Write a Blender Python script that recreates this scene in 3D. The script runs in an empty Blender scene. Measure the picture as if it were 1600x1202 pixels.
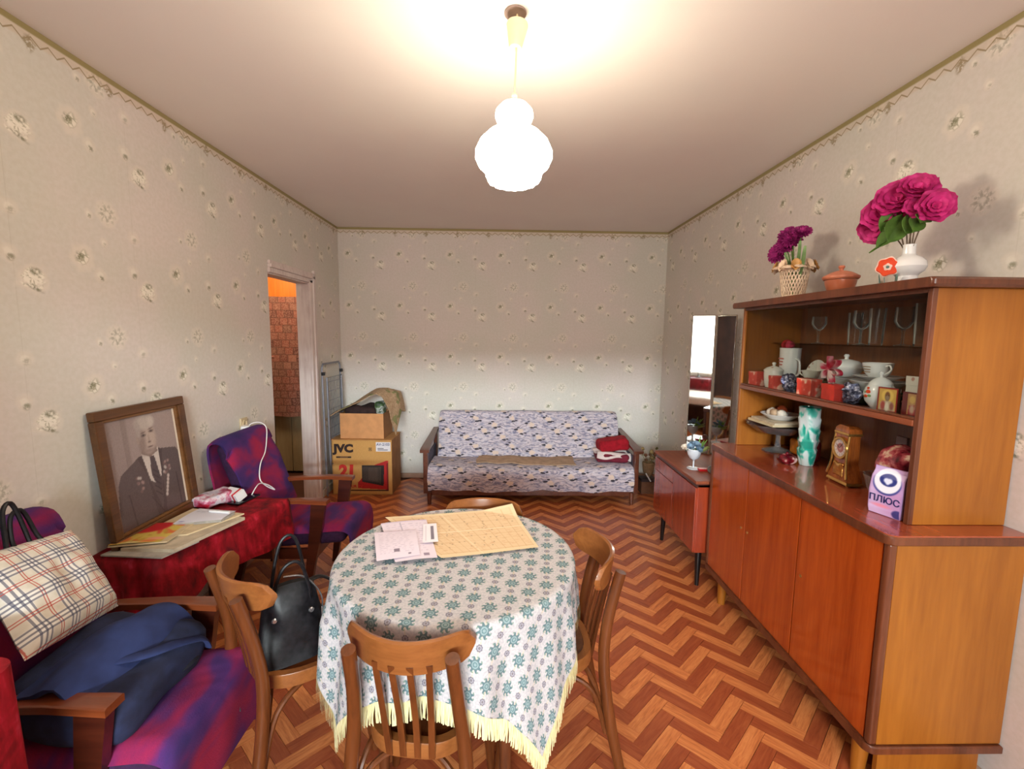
import bpy, bmesh, math, random
import numpy as np
from mathutils import Vector, Matrix, noise
random.seed(7)
C = bpy.context.scene.collection
SC = bpy.context.scene
# ---------------------------------------------------------------- camera, world, lights, exposure
def Rm(p, y, r):
    cp, sp, cy, sy, cr, sr = math.cos(p), math.sin(p), math.cos(y), math.sin(y), math.cos(r), math.sin(r)
    return np.array([[cr, 0, -sr], [0, 1, 0], [sr, 0, cr]]) @ np.array([[1, 0, 0], [0, cp, -sp], [0, sp, cp]]) @ np.array([[cy, sy, 0], [-sy, cy, 0], [0, 0, 1]])
_m = Rm(.1097, -.0207, -.0113)
cam_d = bpy.data.cameras.new('camera')
cam_d.sensor_width = 36.0
cam_d.lens = 36.0 * 700.0 / 1600.0
cam_d.clip_start = 0.02
cam = bpy.data.objects.new('camera', cam_d)
C.objects.link(cam)
cam.matrix_world = Matrix(((_m[0][0], _m[2][0], -_m[1][0], 0.0), (_m[0][1], _m[2][1], -_m[1][1], 0.0), (_m[0][2], _m[2][2], -_m[1][2], 1.5), (0, 0, 0, 1)))
SC.camera = cam
world = bpy.data.worlds.new('overcast_sky')
SC.world = world
world.use_nodes = True
world.node_tree.nodes['Background'].inputs[0].default_value = (0.80, 0.90, 1.0, 1)
world.node_tree.nodes['Background'].inputs[1].default_value = 0.40
DAY_W, DAY_TILT, DAY_SPREAD, FILL_W = 3250.0, 8.0, 180.0, 60.0
LAMP_E = 35.0
HALL_W = 11.0
def area(name, loc, rot, sx, sy, watts, col, spread=180.0):
    l = bpy.data.lights.new(name, 'AREA')
    l.shape = 'RECTANGLE'; l.size = sx; l.size_y = sy; l.energy = watts; l.color = col
    l.spread = math.radians(spread)
    o = bpy.data.objects.new(name, l); C.objects.link(o)
    o.location = loc; o.rotation_euler = rot
    return o
# daylight strip outside, then added fills: upward at the window, and in the hall
area('sky_strip_daylight', (1.6, -12.0, 3.75), (math.radians(90 - DAY_TILT), 0, 0), 14.0, 0.6, DAY_W, (0.79, 0.95, 1.0), DAY_SPREAD)
area('window_fill', (-0.10, -2.33, 1.50), (math.radians(114), 0, 0), 1.9, 1.4, FILL_W, (1.0, 0.94, 0.87))  # added fill, tilted up to brighten the far ceiling and upper back wall
area('hall_fill', (-2.35, 3.9, 2.35), (math.radians(30), 0, 0), 0.4, 0.4, HALL_W, (1.0, 0.78, 0.52))  # added fill so the panels beyond the doorway are lit
SC.view_settings.view_transform = 'Standard'
SC.view_settings.look = 'None'
SC.view_settings.exposure = 0.65
SC.view_settings.gamma = 1.0
SC.view_settings.use_curve_mapping = False
SC.cycles.max_bounces = 8
SC.cycles.diffuse_bounces = 4
SC.cycles.glossy_bounces = 4
SC.cycles.transmission_bounces = 8
SC.cycles.transparent_max_bounces = 12
SC.cycles.caustics_reflective = False
SC.cycles.caustics_refractive = False
SC.cycles.sample_clamp_indirect = 6.0
SC.cycles.use_denoising = True

# ---------------------------------------------------------------- colours and node helpers
def lin(c):
    c = c / 255.0
    return c / 12.92 if c <= 0.04045 else ((c + 0.055) / 1.055) ** 2.4
def rgb(r, g, b): return (lin(r), lin(g), lin(b), 1.0)
class E:
    """number sockets with arithmetic"""
    def __init__(s, nt, v): s.nt, s.v = nt, v
    def op(s, o, b=None, c=None):
        n = s.nt.nodes.new('ShaderNodeMath'); n.operation = o
        for i, x in enumerate((s, b, c)):
            if x is None: continue
            if isinstance(x, E): x = x.v
            if isinstance(x, (int, float)): n.inputs[i].default_value = x
            else: s.nt.links.new(x, n.inputs[i])
        return E(s.nt, n.outputs[0])
    def __add__(s, b): return s.op('ADD', b)
    def __radd__(s, b): return s.op('ADD', b)
    def __sub__(s, b): return s.op('SUBTRACT', b)
    def __rsub__(s, b): return E(s.nt, b).op('SUBTRACT', s)
    def __mul__(s, b): return s.op('MULTIPLY', b)
    def __rmul__(s, b): return s.op('MULTIPLY', b)
    def __truediv__(s, b): return s.op('DIVIDE', b)
    def mn(s, b): return s.op('MINIMUM', b)
    def mx(s, b): return s.op('MAXIMUM', b)
    def fr(s): return s.op('FRACT')
    def fl(s): return s.op('FLOOR')
    def ab(s): return s.op('ABSOLUTE')
    def sin(s): return s.op('SINE')
    def sqrt(s): return s.op('SQRT')
    def gt(s, b): return s.op('GREATER_THAN', b)
    def lt(s, b): return s.op('LESS_THAN', b)
    def st(s, a, b):   # smooth step from a to b
        n = s.nt.nodes.new('ShaderNodeMapRange'); n.interpolation_type = 'SMOOTHSTEP'
        s.nt.links.new(s.v, n.inputs[0])
        n.inputs[1].default_value = a; n.inputs[2].default_value = b
        return E(s.nt, n.outputs[0])
class M:
    """a material being written"""
    def __init__(s, name, rough=0.6, col=None, spec=0.5, coat=0.0, coat_rough=0.08, metal=0.0, trans=0.0, ior=1.45, sheen=0.0):
        s.m = bpy.data.materials.new(name); s.m.use_nodes = True
        s.nt = s.m.node_tree
        s.b = s.nt.nodes['Principled BSDF']
        s.set('Roughness', rough); s.set('Specular IOR Level', spec); s.set('Coat Weight', coat); s.set('Coat Roughness', coat_rough)
        s.set('Metallic', metal); s.set('Transmission Weight', trans); s.set('IOR', ior); s.set('Sheen Weight', sheen)
        if col is not None: s.set('Base Color', col)
    def set(s, k, v):
        i = s.b.inputs[k]
        if isinstance(v, E): v = v.v
        if isinstance(v, bpy.types.NodeSocket): s.nt.links.new(v, i)
        else: i.default_value = v
    def coord(s, k='Object'):
        return s.nt.nodes.new('ShaderNodeTexCoord').outputs[k]
    def pos(s): return s.nt.nodes.new('ShaderNodeNewGeometry').outputs['Position']
    def rnd(s): return E(s.nt, s.nt.nodes.new('ShaderNodeObjectInfo').outputs['Random'])
    def sep(s, v):
        n = s.nt.nodes.new('ShaderNodeSeparateXYZ'); s.nt.links.new(v, n.inputs[0])
        return [E(s.nt, o) for o in n.outputs]
    def xyz(s, *a):
        n = s.nt.nodes.new('ShaderNodeCombineXYZ')
        for i, x in enumerate(a):
            if isinstance(x, E): s.nt.links.new(x.v, n.inputs[i])
            else: n.inputs[i].default_value = x
        return n.outputs[0]
    def scale(s, v, x, y, z):
        n = s.nt.nodes.new('ShaderNodeMapping'); s.nt.links.new(v, n.inputs[0]); n.inputs[3].default_value = (x, y, z)
        return n.outputs[0]
    def noise(s, v, sc=5.0, det=3.0, rough=0.5, dist=0.0):
        n = s.nt.nodes.new('ShaderNodeTexNoise'); s.nt.links.new(v, n.inputs['Vector'])
        n.inputs['Scale'].default_value = sc; n.inputs['Detail'].default_value = det; n.inputs['Roughness'].default_value = rough; n.inputs['Distortion'].default_value = dist
        return E(s.nt, n.outputs[0])
    def voro(s, v, sc=5.0, feat='F1', out=0, rand=1.0):
        n = s.nt.nodes.new('ShaderNodeTexVoronoi'); n.feature = feat; s.nt.links.new(v, n.inputs['Vector'])
        n.inputs['Scale'].default_value = sc; n.inputs['Randomness'].default_value = rand
        return n.outputs[out] if out else E(s.nt, n.outputs[0])
    def mix(s, f, a, b):
        n = s.nt.nodes.new('ShaderNodeMix'); n.data_type = 'RGBA'
        for i, x in ((0, f), (6, a), (7, b)):
            if isinstance(x, E): x = x.v
            if isinstance(x, bpy.types.NodeSocket): s.nt.links.new(x, n.inputs[i])
            else: n.inputs[i].default_value = x
        return n.outputs[2]
    def ramp(s, f, *st):
        n = s.nt.nodes.new('ShaderNodeValToRGB'); s.nt.links.new(f.v, n.inputs[0])
        el = n.color_ramp.elements
        while len(el) < len(st): el.new(0.5)
        for e, (p, c) in zip(el, st): e.position = p; e.color = c
        return n.outputs[0]
    def bump(s, h, k=0.3, d=0.002):
        n = s.nt.nodes.new('ShaderNodeBump'); n.inputs['Strength'].default_value = k; n.inputs['Distance'].default_value = d
        s.nt.links.new(h.v, n.inputs['Height']); s.nt.links.new(n.outputs[0], s.b.inputs['Normal'])
    def color(s, v): s.set('Base Color', v); return s
def plain(name, c, rough=0.6, var=0.12, sc=30.0, **k):
    m = M(name, rough, **k)
    n = m.noise(m.coord(), sc, 3)
    d = tuple(x * (1 - var) for x in c[:3]) + (1,); l = tuple(min(1, x * (1 + var)) for x in c[:3]) + (1,)
    m.color(m.mix(n.st(.3, .7), d, l))
    return m.m
def wood(name, dark, light, axis=2, rough=0.35, coat=0.0, grain=1.0, coat_rough=0.08, streak=None):
    """grain runs along the given local axis"""
    m = M(name, rough, coat=coat, coat_rough=coat_rough)
    s = [9.0 * grain] * 3; s[axis] = 0.7 * grain
    v = m.scale(m.coord(), *s)
    n1 = m.noise(v, 2.2, 4, .6, .4); n2 = m.noise(v, 14.0, 3, .6)
    f = (n1 * .75 + n2 * .35)
    m.color(m.ramp(f, (.32, dark), (.52, tuple((a + b) / 2 for a, b in zip(dark, light))), (.72, light)))
    m.bump(n2, .05, .001)
    return m.m
# ---------------------------------------------------------------- mesh helpers
def fin(bm, name, mat=None, parent=None, smooth=True, angle=38):
    bmesh.ops.recalc_face_normals(bm, faces=bm.faces)
    me = bpy.data.meshes.new(name)
    bm.to_mesh(me); bm.free()
    if mat is not None:
        for x in (mat if isinstance(mat, (list, tuple)) else [mat]): me.materials.append(x)
    if smooth:
        me.polygons.foreach_set('use_smooth', [True] * len(me.polygons))
        me.set_sharp_from_angle(angle=math.radians(angle))
    o = bpy.data.objects.new(name, me); C.objects.link(o)
    if smooth:
        w = o.modifiers.new('even_normals', 'WEIGHTED_NORMAL'); w.keep_sharp = True; w.weight = 50
    if parent is not None: o.parent = parent
    return o
def fin_open(bm, name, mat=None, parent=None, smooth=True):
    me = bpy.data.meshes.new(name); bm.to_mesh(me); bm.free()
    if mat is not None: me.materials.append(mat)
    if smooth: me.polygons.foreach_set('use_smooth', [True] * len(me.polygons))
    o = bpy.data.objects.new(name, me); C.objects.link(o)
    if parent is not None: o.parent = parent
    return o
def tag(o, label, cat, group=None, kind=None):
    o['label'] = label; o['category'] = cat
    if group: o['group'] = group
    if kind: o['kind'] = kind
    return o
def thing(name, label, cat, loc=(0, 0, 0), rz=0.0, group=None):
    o = bpy.data.objects.new(name, None); C.objects.link(o)
    o.empty_display_size = 0.05
    o.location = loc; o.rotation_euler = (0, 0, math.radians(rz))
    return tag(o, label, cat, group)
def dup(root, loc, rz, label, group=None):
    r = root.copy(); C.objects.link(r); r.location = loc; r.rotation_euler = (0, 0, math.radians(rz)); r['label'] = label
    if group: r['group'] = group
    for ch in list(root.children):
        c = ch.copy(); C.objects.link(c); c.parent = r
        for g in list(ch.children):
            d = g.copy(); C.objects.link(d); d.parent = c
    return r
def struct(o): o['kind'] = 'structure'; return o
def B(): return bmesh.new()
def box(bm, c, s, bev=0.0, seg=2, rot=None):
    r = bmesh.ops.create_cube(bm, size=1.0)
    vs = r['verts']
    bmesh.ops.scale(bm, vec=Vector(s), verts=vs)
    if bev > 0:
        es = list({e for v in vs for e in v.link_edges})
        q = bmesh.ops.bevel(bm, geom=es, offset=min(bev, min(s) * .49), segments=seg, profile=0.5, affect='EDGES', clamp_overlap=True)
        vs = list({v for f in q['faces'] for v in f.verts} | {v for v in vs if v.is_valid})
    if rot is not None: bmesh.ops.transform(bm, matrix=rot, verts=vs)
    bmesh.ops.translate(bm, vec=Vector(c), verts=vs)
    return vs
def bx(bm, x0, x1, y0, y1, z0, z1, bev=0.0, seg=2):
    return box(bm, ((x0 + x1) / 2, (y0 + y1) / 2, (z0 + z1) / 2), (abs(x1 - x0), abs(y1 - y0), abs(z1 - z0)), bev, seg)
def loft(bm, rings, caps=True, closed=True):
    R = [[bm.verts.new(p) for p in r] for r in rings]
    n = len(R[0])
    for a, b in zip(R, R[1:]):
        for i in range(n if closed else n - 1):
            j = (i + 1) % n
            bm.faces.new((a[i], a[j], b[j], b[i]))
    if caps and closed:
        bm.faces.new(R[0][::-1]); bm.faces.new(R[-1])
    return [v for r in R for v in r]
def lathe(bm, prof, n=28, c=(0, 0, 0), mat=None, fn=None, ring=False):
    rings = []
    if ring: prof = list(prof) + [prof[0]]
    for r, z in prof:
        ring = []
        for i in range(n):
            a = 2 * math.pi * i / n
            rr = r if fn is None else fn(r, z, a)
            p = Vector((rr * math.cos(a), rr * math.sin(a), z))
            if mat is not None: p = mat @ p
            ring.append(p + Vector(c))
        rings.append(ring)
    vs = loft(bm, rings, caps=not ring)
    if ring: bmesh.ops.remove_doubles(bm, verts=vs, dist=1e-6)
    return vs
def smooth_path(pts, k=6):
    P = [Vector(p) for p in pts]
    if len(P) < 3: return P
    out = []
    for i in range(len(P) - 1):
        p0 = P[max(i - 1, 0)]; p1 = P[i]; p2 = P[i + 1]; p3 = P[min(i + 2, len(P) - 1)]
        for j in range(k):
            t = j / k
            out.append(0.5 * ((2 * p1) + (p2 - p0) * t + (2 * p0 - 5 * p1 + 4 * p2 - p3) * t * t + (3 * p1 - p0 - 3 * p2 + p3) * t ** 3))
    out.append(P[-1])
    return out
def tube(bm, pts, rad, n=10, flat=1.0, up=(0, 0, 1), k=0):
    """round (or flattened) bar along a path; rad number or list of end values"""
    P = smooth_path(pts, k) if k else [Vector(p) for p in pts]
    m = len(P); rings = []
    side0 = None
    for i, p in enumerate(P):
        t = (P[min(i + 1, m - 1)] - P[max(i - 1, 0)]).normalized()
        if side0 is None:
            u = Vector(up)
            if abs(t.dot(u)) > .95: u = Vector((1, 0, 0))
            s = t.cross(u).normalized()
        else:
            s = (side0 - t * side0.dot(t)).normalized()
        side0 = s
        w = s.cross(t).normalized()
        if isinstance(rad, (list, tuple)):
            q = i / (m - 1) * (len(rad) - 1); a = int(min(q, len(rad) - 2)); r = rad[a] + (rad[a + 1] - rad[a]) * (q - a)
        else: r = rad
        rings.append([p + s * (r * math.cos(2 * math.pi * j / n)) + w * (r * flat * math.sin(2 * math.pi * j / n)) for j in range(n)])
    return loft(bm, rings)
def prism(bm, pts, z0, z1, bev=0.0, mat=None):
    a = [Vector((p[0], p[1], z0)) for p in pts]; b = [Vector((p[0], p[1], z1)) for p in pts]
    if bev > 0:
        cx = sum(p[0] for p in pts) / len(pts); cy = sum(p[1] for p in pts) / len(pts)
        def ins(L, z):
            out = []
            for p in L:
                d = Vector((p[0] - cx, p[1] - cy)); d = d * (1 - bev / max(d.length, 1e-6)); out.append(Vector((cx + d.x, cy + d.y, z)))
            return out
        rings = [ins(pts, z0), [Vector((p.x, p.y, z0 + bev)) for p in a], [Vector((p.x, p.y, z1 - bev)) for p in b], ins(pts, z1)]
    else: rings = [a, b]
    if mat is not None: rings = [[mat @ p for p in r] for r in rings]
    return loft(bm, rings)
def patch(bm, fn, nu, nv, thick=0.0, uvs=None):
    """surface p = fn(u,v); thick > 0 gives it a back and an edge"""
    uvl = bm.loops.layers.uv.verify() if uvs else None
    def grid(off):
        G = []
        for j in range(nv + 1):
            row = []
            for i in range(nu + 1):
                u, v = i / nu, j / nv
                p = Vector(fn(u, v))
                if off:
                    e = 1e-3
                    du = Vector(fn(min(u + e, 1), v)) - Vector(fn(max(u - e, 0), v)); dv = Vector(fn(u, min(v + e, 1))) - Vector(fn(u, max(v - e, 0)))
                    nn = du.cross(dv)
                    if nn.length > 0: p = p - nn.normalized() * off
                row.append(bm.verts.new(p))
            G.append(row)
        return G
    A = grid(0)
    def quad(vs, uv):
        f = bm.faces.new(vs)
        if uvl:
            for l, q in zip(f.loops, uv): l[uvl].uv = uvs(*q)
    for j in range(nv):
        for i in range(nu):
            quad((A[j][i], A[j][i + 1], A[j + 1][i + 1], A[j + 1][i]), ((i / nu, j / nv), ((i + 1) / nu, j / nv), ((i + 1) / nu, (j + 1) / nv), (i / nu, (j + 1) / nv)))
    if thick:
        Bk = grid(thick)
        for j in range(nv):
            for i in range(nu):
                quad((Bk[j][i], Bk[j + 1][i], Bk[j + 1][i + 1], Bk[j][i + 1]), ((i / nu, j / nv), (i / nu, (j + 1) / nv), ((i + 1) / nu, (j + 1) / nv), ((i + 1) / nu, j / nv)))
        for i in range(nu):
            bm.faces.new((A[0][i], Bk[0][i], Bk[0][i + 1], A[0][i + 1])); bm.faces.new((A[nv][i + 1], Bk[nv][i + 1], Bk[nv][i], A[nv][i]))
        for j in range(nv):
            bm.faces.new((A[j + 1][0], Bk[j + 1][0], Bk[j][0], A[j][0])); bm.faces.new((A[j][nu], Bk[j][nu], Bk[j + 1][nu], A[j + 1][nu]))
def nz(p, sc=1.0, seed=0.0):
    return noise.noise(Vector((p[0] * sc + seed, p[1] * sc + seed * 1.7, p[2] * sc - seed)))
def lump(bm, amp, sc, seed=0.0, verts=None):
    """push vertices along their normals by noise, for cloth and soft things"""
    bm.normal_update()
    for v in list(verts or bm.verts):
        v.co = v.co + v.normal * (amp * nz(v.co, sc, seed))
def soft(bm, c, s, bev, cuts=5, amp=0.0, sc=8.0, seed=0.0, rot=None):
    """a cushion: bevelled block, cut finely and dented"""
    t = B()
    box(t, (0, 0, 0), s, bev, 4)
    bmesh.ops.subdivide_edges(t, edges=[e for e in t.edges if e.calc_length() > max(s) / (cuts + 1)], cuts=cuts, use_grid_fill=True)
    bmesh.ops.triangulate(t, faces=[f for f in t.faces if len(f.verts) > 4])
    if amp: lump(t, amp, sc, seed)
    mtx = Matrix.Translation(Vector(c)) @ (rot.to_4x4() if rot is not None else Matrix.Identity(4))
    bmesh.ops.transform(t, matrix=mtx, verts=t.verts)
    me = bpy.data.meshes.new('tmp'); t.to_mesh(me); t.free(); bm.from_mesh(me); bpy.data.meshes.remove(me)
def RX(a): return Matrix.Rotation(math.radians(a), 4, 'X')
def RY(a): return Matrix.Rotation(math.radians(a), 4, 'Y')
def RZ(a): return Matrix.Rotation(math.radians(a), 4, 'Z')
def T(*v): return Matrix.Translation(Vector(v))
# ---------------------------------------------------------------- printed surfaces: colours painted per vertex
class Canvas:
    def __init__(s, nx, ny, col):
        s.nx, s.ny = nx, ny
        s.a = np.zeros((ny, nx, 3)); s.a[:] = col
        s.x, s.y = np.meshgrid(np.linspace(0, 1, nx), np.linspace(0, 1, ny))   # y up
    def put(s, m, col):
        m = np.clip(m, 0, 1)[..., None]; s.a = s.a * (1 - m) + np.array(col, float) * m
    def ell(s, cx, cy, rx, ry, col, soft=.15, k=1.0, rot=0.0):
        c, q = math.cos(rot), math.sin(rot); dx, dy = s.x - cx, s.y - cy
        d = np.sqrt(((dx * c + dy * q) / rx) ** 2 + ((-dx * q + dy * c) / ry) ** 2)
        s.put(k * np.clip((1 + soft - d) / (2 * soft), 0, 1), col)
    def poly(s, pts, col, k=1.0):
        inside = np.zeros(s.x.shape, bool); n = len(pts)
        for i in range(n):
            (x0, y0), (x1, y1) = pts[i], pts[(i + 1) % n]
            if y0 == y1: continue
            cross = ((y0 > s.y) != (y1 > s.y)) & (s.x < (x1 - x0) * (s.y - y0) / (y1 - y0) + x0)
            inside ^= cross
        s.put(inside * k, col)
    def rect(s, x0, x1, y0, y1, col, k=1.0): s.put(((s.x >= x0) & (s.x <= x1) & (s.y >= y0) & (s.y <= y1)) * k, col)
    def line(s, x0, y0, x1, y1, w, col, k=1.0):
        dx, dy = x1 - x0, y1 - y0; L = dx * dx + dy * dy
        t = np.clip(((s.x - x0) * dx + (s.y - y0) * dy) / L, 0, 1)
        d = np.hypot(s.x - x0 - t * dx, s.y - y0 - t * dy)
        s.put(k * np.clip((w - d) / w * 1.5, 0, 1), col)
    def grain(s, amp, seed=0):
        r = np.random.RandomState(seed); s.a = np.clip(s.a + r.normal(0, amp, s.a.shape[:2])[..., None], 0, 255)
_pm = {}
def print_mat(rough=0.5, coat=0.0):
    k = (rough, coat)
    if k not in _pm:
        m = M('printed_surface', rough, coat=coat)
        n = m.nt.nodes.new('ShaderNodeVertexColor'); n.layer_name = 'Col'
        m.color(n.outputs[0]); _pm[k] = m.m
    return _pm[k]
def print_mesh(name, cv, fn, parent=None, rough=0.5, coat=0.0):
    """fn(u,v) -> point; colour from the canvas"""
    nx, ny = cv.nx, cv.ny
    vs = [fn(i / (nx - 1), j / (ny - 1)) for j in range(ny) for i in range(nx)]
    fs = [(j * nx + i, j * nx + i + 1, (j + 1) * nx + i + 1, (j + 1) * nx + i) for j in range(ny - 1) for i in range(nx - 1)]
    me = bpy.data.meshes.new(name); me.from_pydata(vs, [], fs)
    at = me.color_attributes.new('Col', 'FLOAT_COLOR', 'POINT')
    c = cv.a.reshape(-1, 3) / 255.0
    c = np.where(c <= .04045, c / 12.92, ((c + .055) / 1.055) ** 2.4)
    at.data.foreach_set('color', np.concatenate([c, np.ones((len(c), 1))], 1).astype(np.float32).ravel())
    me.polygons.foreach_set('use_smooth', [True] * len(me.polygons))
    me.materials.append(print_mat(rough, coat))
    o = bpy.data.objects.new(name, me); C.objects.link(o)
    if parent is not None: o.parent = parent
    return o
def text(name, s, size, mtx, mat, parent=None, ext=0.0006, sx=1.0, bold=0.0, shear=0.0):
    cu = bpy.data.curves.new('tmp', 'FONT'); cu.body = s; cu.size = size; cu.extrude = ext; cu.offset = bold; cu.shear = shear
    cu.align_x = 'CENTER'; cu.align_y = 'CENTER'
    cu.resolution_u = 3
    t = bpy.data.objects.new('tmp', cu); C.objects.link(t)
    dg = bpy.context.evaluated_depsgraph_get(); dg.update()
    me = bpy.data.meshes.new_from_object(t.evaluated_get(dg))
    bpy.data.objects.remove(t); bpy.data.curves.remove(cu)
    me.name = name
    me.transform(mtx @ Matrix.Diagonal((sx, 1, 1, 1)))
    me.materials.clear(); me.materials.append(mat)
    o = bpy.data.objects.new(name, me); C.objects.link(o)
    if parent is not None: o.parent = parent
    return o
# ================================================================ the room
XL, XR, YB, YF, ZC = -1.649, 1.645, 4.602, -2.40, 2.544
def wallpaper(name, axis, sign, u0):
    m = M(name, 0.75, spec=0.25)
    p = m.sep(m.pos())
    u = p[axis] * sign; z = p[2]
    P = .508
    wide = m.xyz(u, z, 0.0)
    base = m.mix(m.noise(wide, 1.6, 3).st(.35, .65), rgb(216, 213, 204), rgb(224, 215, 210))
    base = m.mix(m.noise(wide, 55, 2).st(.3, .7) * .18, base, rgb(188, 182, 160))
    seam = (((u - u0 + .06) / P).fr() - .5).ab().st(.4955, .4995) * .18
    base = m.mix(seam, base, rgb(170, 165, 145))
    cu = ((u - u0) / P).fr() * P; cz = ((z - 2.19) / P).fr() * P
    cell = m.xyz(cu, cz, 0.0)
    nse = m.noise(cell, 26, 2)
    vor = m.voro(cell, 44, 'DISTANCE_TO_EDGE')
    ln = 1.0 - vor.st(.03, .14)
    wave = m.noise(cell, 70, 2, .6)
    col = base
    dark, mid, white = rgb(126, 124, 96), rgb(160, 156, 128), rgb(240, 230, 216)
    def loc(dx, dz):
        return (((u - (u0 + dx)) / P + .5).fr() - .5) * P, (((z - (2.19 + dz)) / P + .5).fr() - .5) * P
    halo = shade = greens = petal = None
    def mxx(a, b): return b if a is None else a.mx(b)
    def bloom(dx, dz, R, kind):
        nonlocal halo, shade, greens, petal
        du, dv = loc(dx, dz)
        if kind == 'A':     # open peony seen from the side
            d = ((du * du) * .9 + (dv * dv) * 1.25).sqrt() + (nse - .5) * .07
            halo = mxx(halo, 1.0 - d.st(R * .5, R * 1.05))
            petal = mxx(petal, 1.0 - d.st(R * .46, R * .62))
            shade = mxx(shade, ln * (1.0 - d.st(R * .38, R * .70)) * wave.st(.42, .6))
            e = ((du - .16 * R) * (du - .16 * R) + (dv - .34 * R) * (dv - .34 * R) * 2.2).sqrt()
            greens = mxx(greens, (1.0 - e.st(R * .16, R * .42)) * wave.st(.3, .55) * .85)
            e2 = ((du - .06 * R) * (du - .06 * R) * .7 + (dv + .52 * R + du * .45) * (dv + .52 * R + du * .45) * 6.0).sqrt()
            greens = mxx(greens, (1.0 - e2.st(R * .12, R * .48)) * wave.st(.3, .6))
        elif kind == 'B':   # bud with spiky leaves
            d = (du * du + dv * dv).sqrt() + (nse - .5) * .04
            halo = mxx(halo, (1.0 - d.st(R * .6, R * 1.15)) * .9)
            petal = mxx(petal, (1.0 - d.st(R * .34, R * .50)) * .8)
            shade = mxx(shade, ln * (1.0 - d.st(R * .2, R * .62)))
            e = ((du + .2 * R) * (du + .2 * R) + (dv - .1 * R) * (dv - .1 * R)).sqrt()
            greens = mxx(greens, (1.0 - e.st(R * .1, R * .45)) * wave.st(.42, .56))
        elif kind == 'C':   # daisy with narrow petals
            ang = du.op('ARCTAN2', dv)
            star = ((ang * 4.5).sin().ab() * .55 + .45)
            d = (du * du + dv * dv).sqrt()
            halo = mxx(halo, (1.0 - (d + (nse - .5) * .03).st(R * .7, R * 1.1)) * .8)
            greens = mxx(greens, (1.0 - (d / star).st(R * .45, R * .95)) * d.st(R * .08, R * .3) * wave.st(.36, .58) * .62)
            petal = mxx(petal, (1.0 - (d / star).st(R * .5, R * 1.05)) * .45)
        else:               # small bud
            d = (du * du + dv * dv).sqrt() + (nse - .5) * .02
            halo = mxx(halo, (1.0 - d.st(R * .6, R * 1.2)) * .7)
            petal = mxx(petal, (1.0 - d.st(R * .3, R * .6)) * .5)
            e = ((du - .2 * R) * (du - .2 * R) + (dv + .4 * R) * (dv + .4 * R)).sqrt()
            greens = mxx(greens, (1.0 - e.st(R * .15, R * .6)) * wave.st(.35, .6) * (.9 if kind == 'b' else .55))
    bloom(0, 0, .066, 'A'); bloom(.197, .10, .058, 'B'); bloom(.324, -.21, .058, 'C')
    bloom(.267, .041, .03, 'b'); bloom(-.072, .074, .032, 'b'); bloom(.237, -.229, .02, 'b'); bloom(-.057, -.279, .032, 'r'); bloom(.298, -.33, .02, 'r')
    col = m.mix(halo * .45, col, white)
    col = m.mix(petal * .85, col, rgb(246, 242, 230))
    col = m.mix(shade * .75, col, mid)
    col = m.mix(greens * .85, col, dark)
    # frieze along the ceiling
    d = ZC - z
    tri = (((u / .060).fr() - .5).ab() * 2.0) * .022
    zig = 1.0 - ((d - .034 - tri).ab()).st(.0018, .0042)
    drip_u = ((u / .31).fr() - .5) * .31
    drip = (1.0 - (drip_u.ab() + (d - .055).ab() * .8 + (nse - .5) * .05).st(.012, .034)) * wave.st(.35, .55)
    inner = (1.0 - d.st(.046, .060)) * .35
    band = 1.0 - d.st(.018, .026)
    col = m.mix(inner, col, rgb(208, 180, 150))
    col = m.mix(zig.mx(drip) * .75, col, rgb(142, 122, 78))
    col = m.mix(band * .9, col, rgb(150, 136, 84))
    m.color(col)
    m.bump(m.noise(wide, 160, 2), .08, .001)
    return m.m
wp_back = wallpaper('wallpaper_back', 0, 1.0, -.73)
wp_left = wallpaper('wallpaper_left', 1, 1.0, 1.634)
wp_right = wallpaper('wallpaper_right', 1, -1.0, -1.894)
m = M('ceiling_whitewash', .9, spec=.2); nn = m.noise(m.pos(), 1.3, 4); m.color(m.mix(nn.st(.3, .7), rgb(234, 226, 222), rgb(238, 232, 226))); m.bump(m.noise(m.pos(), 40, 3), .12, .002); ceil_mat = m.m
m = M('subfloor', .6); m.color(m.mix(m.noise(m.pos(), 9, 3), rgb(70, 36, 22), rgb(92, 48, 30))); under_mat = m.m
floor = B(); bx(floor, -3.0, XR + .1, YF - .1, 6.0, -.06, -.0035); floor = struct(fin(floor, 'floor', under_mat, smooth=False))
o = B(); bx(o, XL - .1, XR + .1, YF - .1, YB + .1, ZC, ZC + .06); struct(fin(o, 'ceiling', ceil_mat, smooth=False))
o = B(); bx(o, XL - .1, XR + .1, YB, YB + .1, 0, ZC); struct(fin(o, 'wall_back', wp_back, smooth=False))
o = B(); bx(o, XR, XR + .1, YF, YB, 0, ZC); struct(fin(o, 'wall_right', wp_right, smooth=False))
DY0, DY1, DZ = 3.226, 3.885, 1.925
o = B(); bx(o, XL - .10, XL, YF, DY0, 0, ZC); bx(o, XL - .10, XL, DY1, YB, 0, ZC); bx(o, XL - .10, XL, DY0, DY1, DZ, ZC); struct(fin(o, 'wall_left', wp_left, smooth=False))
o = B(); bx(o, XL, -1.1, YF - .1, YF, 0, ZC); bx(o, .95, XR, YF - .1, YF, 0, ZC); bx(o, -1.1, .95, YF - .1, YF, 2.3, ZC); bx(o, -1.1, .95, YF - .1, YF, 0, .8); struct(fin(o, 'wall_front', wp_back, smooth=False))
white_paint = plain('white_gloss_paint', rgb(226, 222, 212), .35, .05, 8)
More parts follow.
